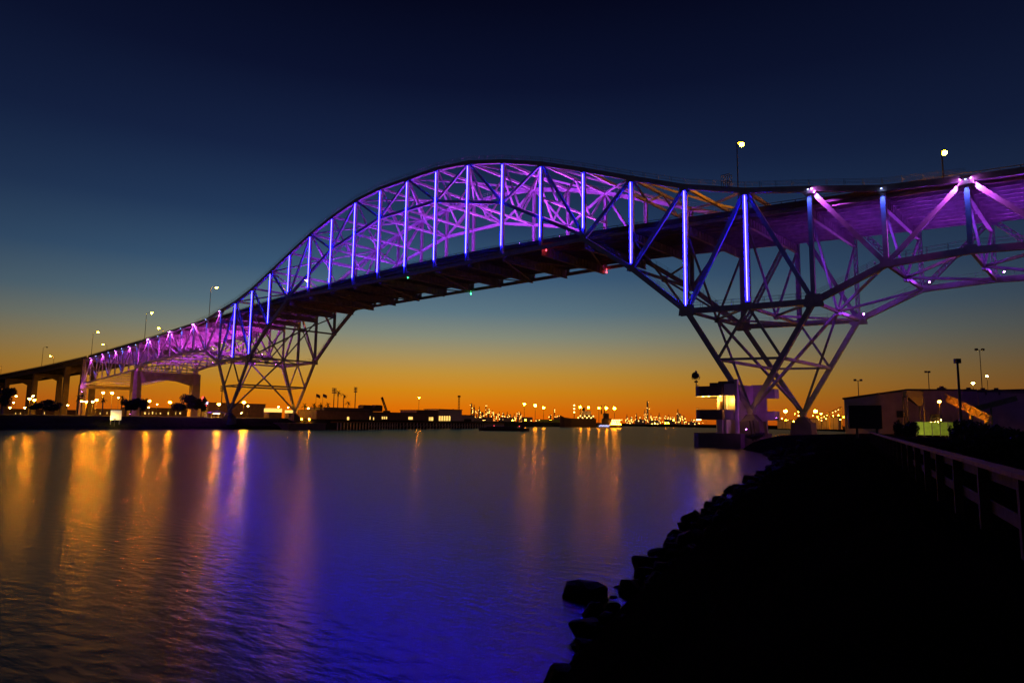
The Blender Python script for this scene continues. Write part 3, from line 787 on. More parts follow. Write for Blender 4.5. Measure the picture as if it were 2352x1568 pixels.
for x, y in ((2168, 895), (2230, 898), (2263, 899), (2294, 899)):
    p = onground(x, 173, zat(x, y + 3, 173))
    tag(MB().box(p.x - .9, p.x + .9, p.y - .9, p.y + .9, p.z - .5, p.z + .9).cyl(p + Vector((0, 0, .9)), p + Vector((0, 0, 1.3)), .5).build('roof_vent', 'roof'), 'small roof vent on the long reddish metal shed', 'roof vent', 'vents on the shed roof')
# yard lamp on the warehouse wall
def wall_lamp(x, y, D, r, label, mat='sodium', ground=2.6, name='yard_lamp', cat='lamp', group=None, pole=True, pr_=.1):
    p = atd(x, y, D); o = thing(name, (p.x, p.y, ground), label, cat, group)
    if pole: MB().cyl((p.x, p.y, ground), p - Vector((0, 0, r * .5)), pr_, pr_ * .7).build('pole', 'pole', o)
    h = MB().cyl(p + Vector((0, 0, r * .55)), p + Vector((0, 0, r * 1.0)), r * 1.1, r * .5, 8).build('lamp_head', 'pole', o)
    MB().ball(p, r, 8, 5, .8).build('bulb', mat, h)
    return o
wall_lamp(2157.6, 922, 121, .26, 'bright yard lamp in front of the ribbed warehouse wall')
wall_lamp(2235, 880, 210, .38, 'round white lamp on a pole behind the shed roof', 'white_lamp')
wall_lamp(2267, 863.6, 220, .30, 'white lamp on a taller pole behind the shed roof', 'white_lamp')
def dark_pole(x, ytop, ybot, D, heads, label, w_=.12, group=None):
    t_ = atd(x, ytop, D); b_ = Vector((t_.x, t_.y, 2.5)); o = thing('light_pole', b_, label, 'light pole', group)
    MB().cyl(b_, t_, w_, w_ * .7).build('pole', 'pole', o)
    for dx, s in heads:
        c = t_ + RT * dx
        MB().bar(c + Vector((0, 0, -s * .2)), c + Vector((0, 0, s * .8)), s * 1.1, s * .9, tuple(RT)).build('lamp_head', 'pole', o)
    if len(heads) > 1: MB().bar(t_ + RT * heads[0][0], t_ + RT * heads[-1][0], .1, .1).build('cross_arm', 'pole', o)
    return o
dark_pole(2199, 832, 986, 62, [(0, .42)], 'tall unlit black lamp pole rising from the dark shrubs', .13)
dark_pole(2250, 804, 905, 190, [(-.9, .6), (.9, .6)], 'highest unlit twin floodlight pole behind the shed')
dark_pole(1970.7, 874, 913, 160, [(-.7, .45), (.7, .45)], 'unlit pole with two angled heads above the warehouse corner')
dark_pole(2132, 855, 894, 170, [(-.6, .45), (.2, .45)], 'unlit twin lamp pole above the warehouse ridge')
# billboard
D = 88; BB = thing('billboard', onground(1989, D), 'plain dark billboard standing on short legs before the warehouse', 'billboard')
a, b = onground(1951, D), onground(2027, D)
wall_between(a, b, zat(1989, 984, D), zat(1951, 931, D), zat(2027, 930, D), .3, 'panel', 'black', BB)
for t_ in (.2, .8):
    p = a.lerp(b, t_); MB().box(p.x - .12, p.x + .12, p.y + .35, p.y + .6, 2.4, zat(1989, 984, D) + 2.0).build('leg', 'pole', BB)
# green fabric fence with posts
D = 112; TF = thing('fabric_fence', onground(2150, D), 'lime green fabric fence panel lit before the machinery yard', 'fence')
a, b = onground(2104, D), onground(2215, D)
zt_ = zat(2150, 969, D)
for k in range(6):
    p, q = a.lerp(b, k / 6), a.lerp(b, (k + 1) / 6 - .004)
    wall_between(p, q, 2.75, zt_, zt_, .05, 'fabric_panel', 'tarp', TF)
    MB().box(p.x - .05, p.x + .05, p.y - .12, p.y - .02, 2.5, zt_ + .15).build('post', 'pole', TF)
for x in (2122, 2170):
    p = onground(x, 106, 2.7); q = onground(x + 8, 112, 3.6)
    flood(TF, p, q, (1, .8, .25), 700, 120, 'white_lamp', .16)  # added floods, no such lamps in view: they brighten the green fabric
# conveyors, hopper, loader
def boom(x0, y0, D0, x1, y1, D1, wd, hd, label, mat):
    a, b = atd(x0, y0, D0), atd(x1, y1, D1); o = thing('conveyor', (b.x, b.y, 2.6), label, 'conveyor')
    n = 8; sd = Vector((0, 0, 1))
    for s in (-1, 1):
        MB().bar(a + sd * (hd / 2 * s), b + sd * (hd / 2 * s), wd, .18).build('boom_chord', mat, o)
    MB().bar(a, b, wd * .4, hd * .9).build('belt_trough', mat, o)
    for k in range(n):
        p = a.lerp(b, k / n) + sd * (hd / 2 * (1 if k % 2 else -1)); q = a.lerp(b, (k + 1) / n) + sd * (hd / 2 * (-1 if k % 2 else 1))
        MB().bar(p, q, wd * 1.02, .12).build('boom_brace', mat, o)
    c = a.lerp(b, .55); MB().bar(c, (c.x, c.y, 2.5), .3, .3, (1, 0, 0)).build('support_leg', mat, o)
    c = a.lerp(b, .95); MB().cyl(c - RT * .2, (c.x, c.y, 2.5), .25).build('support_leg', mat, o)
    return o
boom(2176, 914, 128, 2272, 961, 118, 1.0, 1.3, 'yellow conveyor boom sloping down into the dark shrubs', 'yellow')
boom(2335, 914, 138, 2228, 942, 140, .9, .9, 'green conveyor boom sloping up toward the shed end', 'greenp')
D = 126; HP = thing('hopper', onground(2106, D), 'dark steel hopper raised at the head of the yellow conveyor', 'hopper')
z1 = zat(2106, 897, D); z0 = zat(2106, 918, D); p = onground(2106, D)
q0, q1, q2, q3 = p - RT * 1.6, p + RT * 1.5, p + RT * 1.5 + Vector((-1, 2, 0)), p - RT * 1.6 + Vector((-1, 2, 0))
zz = lambda v, z: Vector((v.x, v.y, z))
MB().quadbox([zz(p + RT * .4, z0 - 1.0), zz(p + RT * 1.2, z0 - 1.0), zz(p + RT * 1.2 + Vector((-.5, 1, 0)), z0 - 1.0), zz(p + RT * .4 + Vector((-.5, 1, 0)), z0 - 1.0), zz(q0, z1 - .9), zz(q1, z1 - .9), zz(q2, z1 - .9), zz(q3, z1 - .9)]).build('bin', 'black', HP)
MB().quadbox([zz(q0, z1 - .88), zz(q1, z1 - .88), zz(q2, z1 - .88), zz(q3, z1 - .88), zz(q0, z1), zz(q1, z1), zz(q2, z1), zz(q3, z1)]).build('rim', 'black', HP)
for q in (q0, q1, q2, q3): MB().box(q.x - .12, q.x + .12, q.y - .12, q.y + .12, 2.5, z1 - .9).build('leg', 'pole', HP)
LD = thing('wheel_loader', onground(2150, 122), 'dark machine with small lights parked behind the green fence', 'loader')
p = onground(2150, 122)
MB().box(p.x - 2.6, p.x + 2.2, p.y - 1, p.y + 1, 3.4, 5.0).build('body', 'black', LD)
MB().box(p.x - .6, p.x + .9, p.y - .9, p.y + .9, 5.0, 6.3).build('cab', 'glass', LD)
for dx in (-1.7, 1.4):
    for dy in (-1.15, 1.15): MB().cyl((p.x + dx, p.y + dy - .25, 3.35), (p.x + dx, p.y + dy + .25, 3.35), .8, n=14).build('wheel', 'black', LD)
for k in range(4): MB().ball((p.x - .5 + k * .5, p.y - 1.05, 4.9 + .1 * (k == 3) * 4), .07).build('headlight', 'white_lamp', LD)
# shrubs
def leafball(mb, c, rx, ry, rz, n, ls, rr):
    for _ in range(n):
        while True:
            v = Vector((rr.uniform(-1, 1), rr.uniform(-1, 1), rr.uniform(-1, 1)))
            if v.length <= 1: break
        v = v * (0.55 + 0.45 * v.length)
        p = Vector(c) + Vector((v.x * rx, v.y * ry, v.z * rz))
        a = Vector((rr.gauss(0, 1), rr.gauss(0, 1), rr.gauss(0, 1))).normalized(); b = a.orthogonal().normalized(); s = ls * rr.uniform(.6, 1.4)
        mb.face([p - a * s, p + b * s * .5, p + a * s, p - b * s * .5])
def shrub(base, rx, rz, label, n=900, ls=.2, seed=0, group=None):
    rr = random.Random(seed); o = thing('shrub', base, label, 'shrub', group); base = Vector(base)
    f = MB(); k = max(3, int(rx * 2))
    for _ in range(k * 2):
        c = base + Vector((rr.uniform(-rx, rx), rr.uniform(-rx, rx) * .6, rz * rr.uniform(.25, .7)))
        leafball(f, c, rx * .45, rx * .4, rz * .38, n // (k * 2), ls, rr)
    f.build('foliage', 'leaf', o)
    st = MB()
    for _ in range(5): st.cyl(base, base + Vector((rr.uniform(-rx, rx) * .5, rr.uniform(-rx, rx) * .4, rz * .6)), .07, .03, 5)
    st.build('stem', 'bark', o)
shrub(onground(2080, 84), 1.2, 2.3, 'rounded shrub beside the billboard and the green fence', 1500, .16, 1)
shrub(onground(2245, 44, 2.5), 2.0, 1.95, 'broad black shrub at the foot of the tall lamp pole', 5200, .13, 2)
shrub(onground(2215, 40, 2.5), 1.2, .75, 'low black shrub spreading in front of the green fence', 2600, .11, 3)
shrub(onground(2330, 38, 2.5), 2.4, 1.8, 'dense black shrub behind the timber railing at its tallest posts', 4600, .12, 4)
shrub((98.6, -9.0, 1.7), 1.5, 1.1, 'dark weedy shrub on the bank below the leaning piles', 1500, .12, 5)
# yard of lights behind the far pedestal
rr = random.Random(11)
YL = [(1804, 944), (1837, 944.5), (1873, 944), (1886, 950)]
for k, (x, y) in enumerate(YL):
    wall_lamp(x, y, 260 + 15 * k, (.75, .8, .8, .4)[k], ['sodium yard lamp shining left of the far hinge pedestal', 'sodium yard lamp shining just behind the far hinge pedestal',
              'sodium yard lamp nearest the slanting loader arm', 'sodium yard lamp beside the slanting loader arm'][k], 'sodium_far')
for k in range(22):
    x = 1788 + 8 * k + rr.uniform(-3, 3); y = rr.uniform(950, 968)
    wall_lamp(x, y, rr.uniform(270, 340), rr.uniform(.16, .34), 'small work lamp glittering in the yard beyond the hinge pedestals', 'sodium_far' if k % 3 else 'plant', group='yard work lamps', pr_=.08)
for k in range(3):
    p = onground(1815 + 45 * k, 330)
    o = thing('yard_shed', p, ['low yard shed left of the far pedestal', 'low yard shed behind the far pedestal', 'low yard shed beside the loader arm'][k], 'shed')
    MB().box(p.x - 5, p.x + 5, p.y - 3, p.y + 3, 2.4, 6.2 + k).build('wall', 'tank', o); MB().prism([(p.x - 5.3, p.y - 3.3), (p.x + 5.3, p.y - 3.3), (p.x + 5.3, p.y + 3.3), (p.x - 5.3, p.y + 3.3)], 6.2 + k, 6.6 + k).build('roof', 'roof', o)
LA = thing('loader_arm', onground(1900, 300), 'lit slanting ship loader arm in the yard beyond the pedestals', 'crane')
a, b = atd(1880, 960, 300), atd(1932, 935, 300)
MB().bar(a, b, .7, .7).build('boom', 'yellow', LA); MB().bar(b, (b.x, b.y, 2.5), .5, .5, (1, 0, 0)).build('mast', 'yellow', LA); MB().bar(atd(1905, 948, 300), (atd(1905, 948, 300).x, atd(1905, 948, 300).y, 2.5), .6, .6, (1, 0, 0)).build('leg', 'yellow', LA)
for k in range(8):
    p = a.lerp(b, k / 8) - up_ * .5; MB().ball(p, .16, 6, 4).build('work_lamp', 'plant', LA)

# ------------------------------------------------------------------ far shore
def tree(base, h, rx, label, seed, n=2600, ls=.28, group='trees on the far shore'):
    rr = random.Random(seed); base = Vector(base); o = thing('tree', base, label, 'tree', group)
    tr = MB(); fork = base + Vector((rr.uniform(-.4, .4), 0, h * .38)); tr.cyl(base, fork, h * .035, h * .025, 7)
    cr = MB()
    for k in range(9):
        e = base + Vector((rx * .75 * math.cos(k * 2.4) * rr.uniform(.4, 1), rx * .75 * math.sin(k * 2.4) * rr.uniform(.4, 1), h * rr.uniform(.42, .86)))
        tr.cyl(fork, e, h * .016, h * .006, 5)
        leafball(cr, e, rx * rr.uniform(.3, .45), rx * rr.uniform(.3, .45), h * rr.uniform(.15, .23), n // 9, ls, rr)
    tr.build('trunk', 'bark', o); cr.build('crown', 'leaf', o)
    return o
def palm(base, h, label, seed, group='palms on the far shore', fl=2.0):
    rr = random.Random(seed); base = Vector(base); o = thing('palm_tree', base, label, 'palm', group)
    tip = base + Vector((rr.uniform(-.3, .3), 0, h)); MB().cyl(base, tip, .24, .16, 7).build('trunk', 'bark', o)
    for k in range(16):
        th = k * 2.399; el = rr.uniform(-.5, 1.1); fr = MB(); a = tip; d = Vector((math.cos(th) * math.cos(el), math.sin(th) * math.cos(el), math.sin(el)))
        sd = Vector((-math.sin(th), math.cos(th), 0)); wv = .28
        prev = (a - sd * .05, a + sd * .05)
        for q in range(1, 5):
            d = (d + Vector((0, 0, -.28))).normalized(); a = a + d * (fl / 4); ww = wv * (1.2 - q * .27)
            cur = (a - sd * ww, a + sd * ww); fr.face([prev[0], prev[1], cur[1], cur[0]]); prev = cur
        fr.build('frond', 'palm', o)
    return o
def far_pt(x, Xw, z=4.1): p = pl(x, 950, 0, Xw); return Vector((p.x, p.y, z))
def gl(x, y, Xw, r, label, mat='sodium_far', name='shore_lamp', g='lamps on the far shore', arms=False):
    p = pl(x, y, 0, Xw); o = thing(name, (p.x, p.y, 4.1), label, 'lamp', g)
    MB().cyl((p.x, p.y, 4.1), p, .11, .08, 6).build('pole', 'pole', o)
    h = MB().cyl(p + up_ * r * .12, p + up_ * r * 1.0, r * 1.7, r * .6, 10).build('lamp_head', 'pole', o)
    MB().ball(p, r, 8, 5, .85).build('bulb', mat, h)
LS = [(37, 909, -330, .5, 's', 'between the second and third viaduct columns'), (31, 924, -300, .34, 'w', 'below the viaduct, lower of a pair'), (23, 936, -180, .3, 'w', 'by the round tree at the viaduct'),
      (68, 915, -220, .55, 's', 'in the bright cluster under the viaduct'), (76, 909, -240, .45, 'w', 'top of the bright cluster under the viaduct'), (79, 918, -215, .5, 's', 'in the bright cluster under the viaduct, lowest'),
      (57, 936, -190, .3, 'w', 'low beside a viaduct column'), (71, 935, -185, .22, 'w', 'low and dim under the bright cluster'), (145, 907, -300, .36, 'w', 'alone in the viaduct opening next to the purple column'),
      (155, 930, -230, .32, 'w', 'low in the viaduct opening next to the purple column'), (188, 921, -200, .5, 's', 'first of four in a row below the short truss'), (198, 921.5, -200, .55, 's', 'second of four in a row below the short truss'),
      (213, 921.5, -200, .5, 'w', 'third of four in a row below the short truss'), (222, 918, -205, .5, 's', 'fourth of four in a row below the short truss'), (237, 901, -230, .55, 's', 'high, one of two under the short truss'),
      (258, 902, -230, .62, 's', 'high and brightest under the short truss'), (272, 913, -220, .32, 'w', 'beside the far leg of the purple column pier'), (324, 929, -160, .25, 'w', 'beside the portal pier leg, low'),
      (342.7, 920, -190, .62, 's', 'bright under the portal beam, first'), (342, 935, -150, .26, 'w', 'small under the first bright one in the portal'), (361, 928, -180, .22, 'w', 'small in the middle of the portal'),
      (390.5, 923, -190, .58, 's', 'bright under the portal beam beside the spreading tree'), (503, 927.6, -135, .55, 's', 'bright at the foot of the shore tower, over the carousel roof'), (560.5, 923, -140, .62, 's', 'bright between the shore tower legs'),
      (570, 932, -135, .3, 'w', 'small beside the bright one between the tower legs'), (554.5, 948, -120, .2, 'w', 'low between the tower legs'), (640, 934, -130, .26, 'w', 'above the lit kiosk'),
      (662, 935, -130, .24, 'w', 'beside the tower leg right of the kiosk'), (708, 937, -120, .3, 'w', 'past the tower leg near the flags')]
for x, y, X_, r_, kk, lb in LS:
    gl(x, y, X_, r_, ('sodium lamp ' if kk == 's' else 'pale lamp ') + lb, 'sodium_shore' if kk == 's' else 'white_lamp')
for x in (692, 709.4):
    p = pl(x, 962.3, 0, -93); o = thing('quay_lamp', (p.x, p.y, 2.8), 'low wall lamp on the quay block by the shore tower foot', 'lamp', 'quay wall lamps')
    MB().box(p.x - .5, p.x, p.y - .12, p.y + .12, p.z - .1, p.z + .2).build('bracket', 'pole', o); MB().ball(p + Vector((.2, 0, 0)), .3).build('bulb', 'sodium_far', o)
gl(962.6, 912.6, -150, .5, 'single tall lamp behind the long quay building', 'sodium_far')
# lit sign box on the bank
BX = -94.2
p0, p1 = pl(253, 964, 0, BX), pl(280, 942, 0, BX)
SB = thing('sign_box', (BX, (p0.y + p1.y) / 2, 1.4), 'glowing pale yellow square board on the dark bank', 'sign')
MB().box(BX - .3, BX, p0.y, p1.y, p0.z, p1.z).build('panel', 'white', SB)
fx = MB().box(BX + 1.9, BX + 2.2, p0.y + .3, p0.y + .9, p0.z + .1, p0.z + .4).bar((BX + 2.05, p0.y + .6, p0.z - 2), (BX + 2.05, p0.y + .6, p0.z + .1), .08, .08, (0, 1, 0)).build('floodlight', 'pole', SB)
MB().box(BX + 1.8, BX + 1.88, p0.y + .35, p0.y + .85, p0.z + .13, p0.z + .37).build('lens', 'white_lamp', fx)
spot(fx, 'flood_beam', (BX + 1.7, p0.y + .6, p0.z + .3), (BX, p0.y + 1.4, p0.z + 1.2), (1, .78, .22), 420, 140)
for yy in (p0.y + .3, p1.y - .3): MB().box(BX - .7, BX - .32, yy - .1, yy + .1, 0.6, p1.z - .3).build('post', 'pole', SB)
# neon sign
NS = thing('neon_sign', far_pt(467, -150), 'red white and blue neon sign behind the spreading tree', 'neon sign')
c = pl(467, 921, 0, -150)
MB().box(c.x - .3, c.x, c.y - 1.9, c.y + 1.9, 4.2, c.z - 1.8).build('post', 'pole', NS)
for k in range(6): MB().bar(c + Vector((.1, -1.3 + k * .5, -.6)), c + Vector((.1, -.5 + k * .2, 1.9)), .12, .14).build('red_tube', 'neon_red', NS)
MB().box(c.x, c.x + .2, c.y - 1.9, c.y - .3, c.z - 1.2, c.z - .3).box(c.x, c.x + .2, c.y + .1, c.y + 1.9, c.z - 1.2, c.z - .3).build('white_tube', 'neon_blue', NS)
for k in range(3): MB().bar(c + Vector((.1, -1.4 + k * 1.3, -2.6)), c + Vector((.1, -1.2 + k * 1.3, -1.5)), .1, .12).build('red_tube', 'neon_red', NS)
# trees
tree(far_pt(4, -120), 9, 3.6, 'round dark tree beneath the first viaduct opening', 21)
tree(far_pt(428, -125), 8.2, 5.6, 'wide spreading tree in front of the portal pier far column', 22, 4200)
tree(far_pt(462, -128), 7.6, 2.6, 'narrower tree beside the neon sign', 23, 1600)
tree(far_pt(300, -118), 6.0, 3.4, 'bushy tree between the purple column and the portal pier', 24)
tree(far_pt(322, -115), 6.6, 2.6, 'bushy tree hugging the portal pier near column', 25, 1800)
tree(far_pt(96, -150), 5.8, 4.4, 'low tree under the viaduct between two columns', 26)
tree(far_pt(120, -160), 5.0, 3.4, 'low tree beside the viaduct column', 27, 1600)
for k, (x, h, X_) in enumerate(((178, 6.0, -135), (186, 7.6, -140), (235, 6.0, -140), (278, 6.5, -130), (288, 5.5, -128))):
    palm(far_pt(x, X_), h, ['small palm left of the purple column', 'taller palm left of the purple column', 'small palm under the short truss', 'palm beside the lit square board', 'short palm beside the lit square board'][k], 30 + k)
for k, (x, y, X_, lb) in enumerate(((777, 901, -135, 'tall fan palm beside the stadium light'), (790, 907, -135, 'fan palm second from the stadium light'))):
    p = pl(x, y, 0, X_); palm((p.x, p.y, 4.1), p.z - 4.1, lb, 40 + k, fl=2.6)
for k, (x, y) in enumerate(((700, 931), (722, 931), (736, 929), (753, 929), (799, 925))):
    p = pl(x, y, 0, -125); palm((p.x, p.y, 4.1), p.z - 4.1, 'bushy palm crown above the dark quay building roof', 50 + k, 'palms over the quay building roof', 2.3)
# railings of tiny lit kiosks, carousel roof
KS = thing('kiosk', far_pt(640, -112), 'small lit white kiosk between the shore tower legs', 'kiosk')
a, b = pl(618, 946, 0, -112), pl(648, 938, 0, -112)
MB().box(-116, -112, a.y, b.y, 4.1, a.z).build('wall', 'darkwall', KS); MB().box(-116, -112, a.y, b.y, a.z, b.z).build('fascia', 'window', KS)
KS2 = thing('kiosk', far_pt(674, -112), 'lit low hut at the base of the far tower leg', 'kiosk')
a, b = pl(663, 948, 0, -112), pl(680, 942, 0, -112)
MB().box(-115, -112, a.y, b.y, 4.1, a.z).build('wall', 'darkwall', KS2); MB().box(-115, -112, a.y, b.y, a.z, b.z).build('fascia', 'window', KS2)
CA = thing('pavilion', far_pt(497, -110), 'low round lit pavilion at the foot of the shore tower', 'pavilion')
c = far_pt(497, -110)
MB().cyl((c.x, c.y, 5.6), (c.x, c.y, 6.6), 4.2, .4, 14).build('roof', 'white', CA)
for k in range(10):
    t_ = k * .628; MB().cyl((c.x + 3.9 * math.cos(t_), c.y + 3.9 * math.sin(t_), 4.0), (c.x + 3.9 * math.cos(t_), c.y + 3.9 * math.sin(t_), 5.6), .12, n=6).build('post', 'white', CA)
MB().cyl((c.x, c.y, 5.35), (c.x, c.y, 5.5), 1.2, n=10).build('ceiling_lamp', 'dome', CA)
# low buildings behind the shore with lit shop windows
def block(x0, x1, ytop, Xw, depth, label, wins=(), mat='darkwall', name='building', ybot=None, zb=3.9, wm_='window'):
    a, b = pl(x0, ytop, 0, Xw), pl(x1, ytop, 0, Xw); z1 = (a.z + b.z) / 2
    o = thing(name, (Xw, (a.y + b.y) / 2, zb), label, 'building')
    MB().box(Xw - depth, Xw, a.y, b.y, zb, z1).build('wall', mat, o)
    MB().box(Xw - depth - .3, Xw + .3, a.y - .3, b.y + .3, z1, z1 + .35).build('roof', 'roof', o)
    for (wx0, wx1, wy0, wy1) in wins:
        p, q = pl(wx0, wy1, 0, Xw + .06), pl(wx1, wy0, 0, Xw + .06)
        f = MB().box(Xw + .01, Xw + .05, p.y - .1, q.y + .1, p.z - .1, q.z + .1).build('window_frame', 'pole', o)
        MB().box(Xw + .055, Xw + .09, p.y, q.y, p.z, q.z).build('pane', wm_, f)
    return o
block(480, 610, 927, -260, 20, 'long low dark hall behind the shore tower legs')
block(300, 470, 938, -300, 15, 'distant low terrace behind the portal pier', [(x, x + rnd.uniform(1, 4), 945 + rnd.uniform(0, 3), 951 + rnd.uniform(-1, 1)) for x in range(322, 466, 9) if rnd.random() < .55])
block(10, 200, 941, -420, 15, 'distant low terrace under the viaduct', [(x, x + rnd.uniform(1, 3), 946 + rnd.uniform(0, 2), 951) for x in range(24, 190, 11) if rnd.random() < .45])
block(200, 300, 940, -330, 15, 'distant low terrace under the short truss', [(x, x + rnd.uniform(1, 4), 945 + rnd.uniform(0, 3), 951) for x in range(205, 296, 8) if rnd.random() < .5])
block(727, 846, 944, -105, 14, 'dark brown quay building with a flat roof below the palms', [(797, 802, 957, 964)])
block(745, 850, 938, -122, 14, 'pale set-back upper quay building behind the palms', (), 'concrete')
block(846, 985, 948.5, -124, 14, 'long dark sloping roofed quay hall', [(847, 851, 956, 963), (857, 859, 958, 964), (877, 880, 956.5, 962), (881.5, 884, 956.5, 962), (886, 889, 956.5, 962), (938, 948, 957, 963)])
block(958, 1006, 943, -140, 14, 'dark quay hall beside the white building', [(981.5, 985, 957, 967), (986, 989, 957.5, 967), (990, 995, 957.5, 966)])
block(1007.6, 1061, 941, -140, 12, 'pale square building with tall lit windows on the quay', [(1008 + k * 5.6, 1012 + k * 5.6, 955, 966) for k in range(5)], 'pale')
block(1061, 1088, 954, -145, 10, 'low pale annex with a dark shutter on the quay', [(1066, 1083, 962, 971)], 'pale', wm_='glass')
for x0, x1, lb in ((834, 857, 'larger rooftop plant box on the quay hall'), (863, 879, 'smaller rooftop plant box on the quay hall')):
    a, b = pl(x0, 929.5, 0, -130), pl(x1, 929.5, 0, -130); zb_ = pl(x0, 939, 0, -130).z
    o = thing('rooftop_unit', (-130, a.y, zb_), lb, 'rooftop unit')
    MB().box(-134, -130, a.y, b.y, zb_ - 1.2, a.z - .4).build('casing', 'roof', o)
    MB().quadbox([(-134, a.y, a.z - .4), (-130, a.y, a.z - .4), (-130, b.y, a.z - .4), (-134, b.y, a.z - .4), (-133.5, a.y + .5, a.z), (-130.5, a.y + .5, a.z), (-130.5, b.y - .5, a.z), (-133.5, b.y - .5, a.z)]).build('cowl', 'roof', o)
# quay block and timber dock with piles
QB = thing('quay_block', (-84, 26, 0), 'low concrete quay block in the water under the shore tower', 'quay')
a, b = pl(662, 975, 0, -82), pl(748, 975, 0, -82)
MB().box(-95, -82, a.y, b.y, -1.5, 2.1).build('wall', 'concrete', QB); MB().box(-95, -81.8, a.y - .2, b.y + .2, 2.1, 2.45).build('coping', 'concrete', QB)
DK = thing('timber_dock', (-108, 90, 0), 'long timber dock on many white piles along the far quay', 'dock')
dp = [(-83.5, 36), (-96, 60), (-110, 88), (-127, 163), (-150, 205)]
for (a, b) in zip(dp[:-1], dp[1:]):
    MB().bar((a[0], a[1], 2.95), (b[0], b[1], 2.95), 3.0, .45).build('deck', 'wood', DK)
    n = int(math.dist(a, b) / 2.6)
    for k in range(n):
        t_ = (k + .5) / n; x, y = a[0] + (b[0] - a[0]) * t_, a[1] + (b[1] - a[1]) * t_
        MB().cyl((x + 1.3, y, -1), (x + 1.3, y, 2.7), .22, n=7).build('pile', 'pale', DK)
        if k < n - 1 and a[1] > 50:
            x2, y2 = a[0] + (b[0] - a[0]) * (k + 1.5) / n, a[1] + (b[1] - a[1]) * (k + 1.5) / n
            MB().bar((x + 1.35, y, .6), (x2 + 1.35, y2, 2.4), .1, .2).build('brace', 'pale', DK)
# flags, stadium lights, crane, chimney
for x, lb in ((726.5, 'flagpole with a dark flag streaming, left of the pair'), (742, 'flagpole with a striped flag streaming, beside the palms')):
    t_ = pl(x, 904, 0, -128); o = thing('flagpole', (t_.x, t_.y, 4.1), lb, 'flagpole')
    MB().cyl((t_.x, t_.y, 4.1), t_, .09, .06, 6).build('pole', 'pole', o)
    f = MB()
    for k in range(5):
        a = [t_ + Vector((.25 * math.sin(k), k * .45, -.35 * k * .35)), t_ + Vector((.25 * math.sin(k + 1), (k + 1) * .45, -.35 * (k + 1) * .35))]
        f.quadbox([a[0] + Vector((0, 0, -1.5)), a[1] + Vector((0, 0, -1.4)), a[1] + Vector((.02, 0, -1.4)), a[0] + Vector((.02, 0, -1.5)), a[0], a[1], a[1] + Vector((.02, 0, 0)), a[0] + Vector((.02, 0, 0))])
    f.build('flag', 'cloth', o)
def stadium(x, ytop, X_, wd, label):
    t_ = pl(x, ytop, 0, X_); o = thing('stadium_light', (t_.x, t_.y, 4.1), label, 'floodlight mast')
    MB().cyl((t_.x, t_.y, 4.1), t_, .35, .25, 8).build('mast', 'pole', o)
    for k in range(4): MB().box(t_.x - .2, t_.x + .2, t_.y - wd, t_.y + wd, t_.z - .3 - k * 1.0, t_.z + .3 - k * 1.0).build('lamp_row', 'rail', o)
stadium(768, 892, -260, 1.7, 'stadium floodlight mast left of the fan palms')
stadium(817, 890, -260, 1.3, 'stadium floodlight mast right of the fan palms')
stadium(511, 887, -300, 1.2, 'stadium floodlight mast behind the shore tower leg')
CR = thing('crawler_crane', far_pt(885, -300), 'small distant lattice boom crane behind the quay hall', 'crane')
a, b = pl(888, 944, 0, -300), pl(877, 912, 0, -300)
laced(MB(), a, b, 1.5, 1.2, (1, 0, 0), 1.8).build('boom', 'pole', CR)
MB().bar(b, pl(886, 940, 0, -300), .1, .1).build('pendant', 'pole', CR)
MB().box(a.x - 2, a.x + 2, a.y - 2, a.y + 2, 4.2, a.z + .5).build('cab', 'pole', CR)
CH = thing('lattice_mast', pl(1054.5, 950, 0, -200), 'square lattice mast behind the pale quay building', 'mast')
t_ = pl(1054.5, 912, 0, -200)
for dy in (-.8, .8): MB().bar((t_.x, t_.y + dy, 4), (t_.x, t_.y + dy * .6, t_.z), .25, .25, (1, 0, 0)).build('leg', 'pole', CH)
for k in range(8): MB().bar((t_.x, t_.y - .75, 4 + (t_.z - 4) * k / 8), (t_.x, t_.y + .75, 4 + (t_.z - 4) * (k + 1) / 8), .14, .14).build('brace', 'pole', CH)
MB().box(t_.x - .7, t_.x + .7, t_.y - .7, t_.y + .7, t_.z, t_.z + 1.2).build('cab', 'pole', CH)

# ------------------------------------------------------------------ refinery and ships up the channel
rr = random.Random(5)
def ref_tower(x, ytop, D, r, k, label, lamps=6):
    t_ = atd(x, ytop, D); o = thing('refinery_tower', (t_.x, t_.y, 2.4), label, 'refinery tower', 'refinery towers on the horizon')
    MB().cyl((t_.x, t_.y, 2.4), t_, r, r * .75, 8).build('column', 'tank', o)
    if k % 2: MB().cyl(t_, t_ + up_ * r * 2.5, r * .3, r * .25, 6).build('vent_pipe', 'pole', o)
    for q in range(1, 4):
        z = 2.4 + (t_.z - 2.4) * q / 4; MB().cyl((t_.x, t_.y, z), (t_.x, t_.y, z + .3), r * 1.6, n=8).build('platform', 'pole', o)
    for q in range(lamps):
        z = 3.5 + (t_.z - 3.5) * rr.random(); a = rr.uniform(-1, 1)
        c = Vector((t_.x, t_.y, z)) + RT * (r * 1.7 * a) - Vector((FWD.x, FWD.y, 0)) * (r * 1.8)
        MB().ball(c, rr.uniform(.2, .5), 6, 4).build('lamp', 'plant', o)
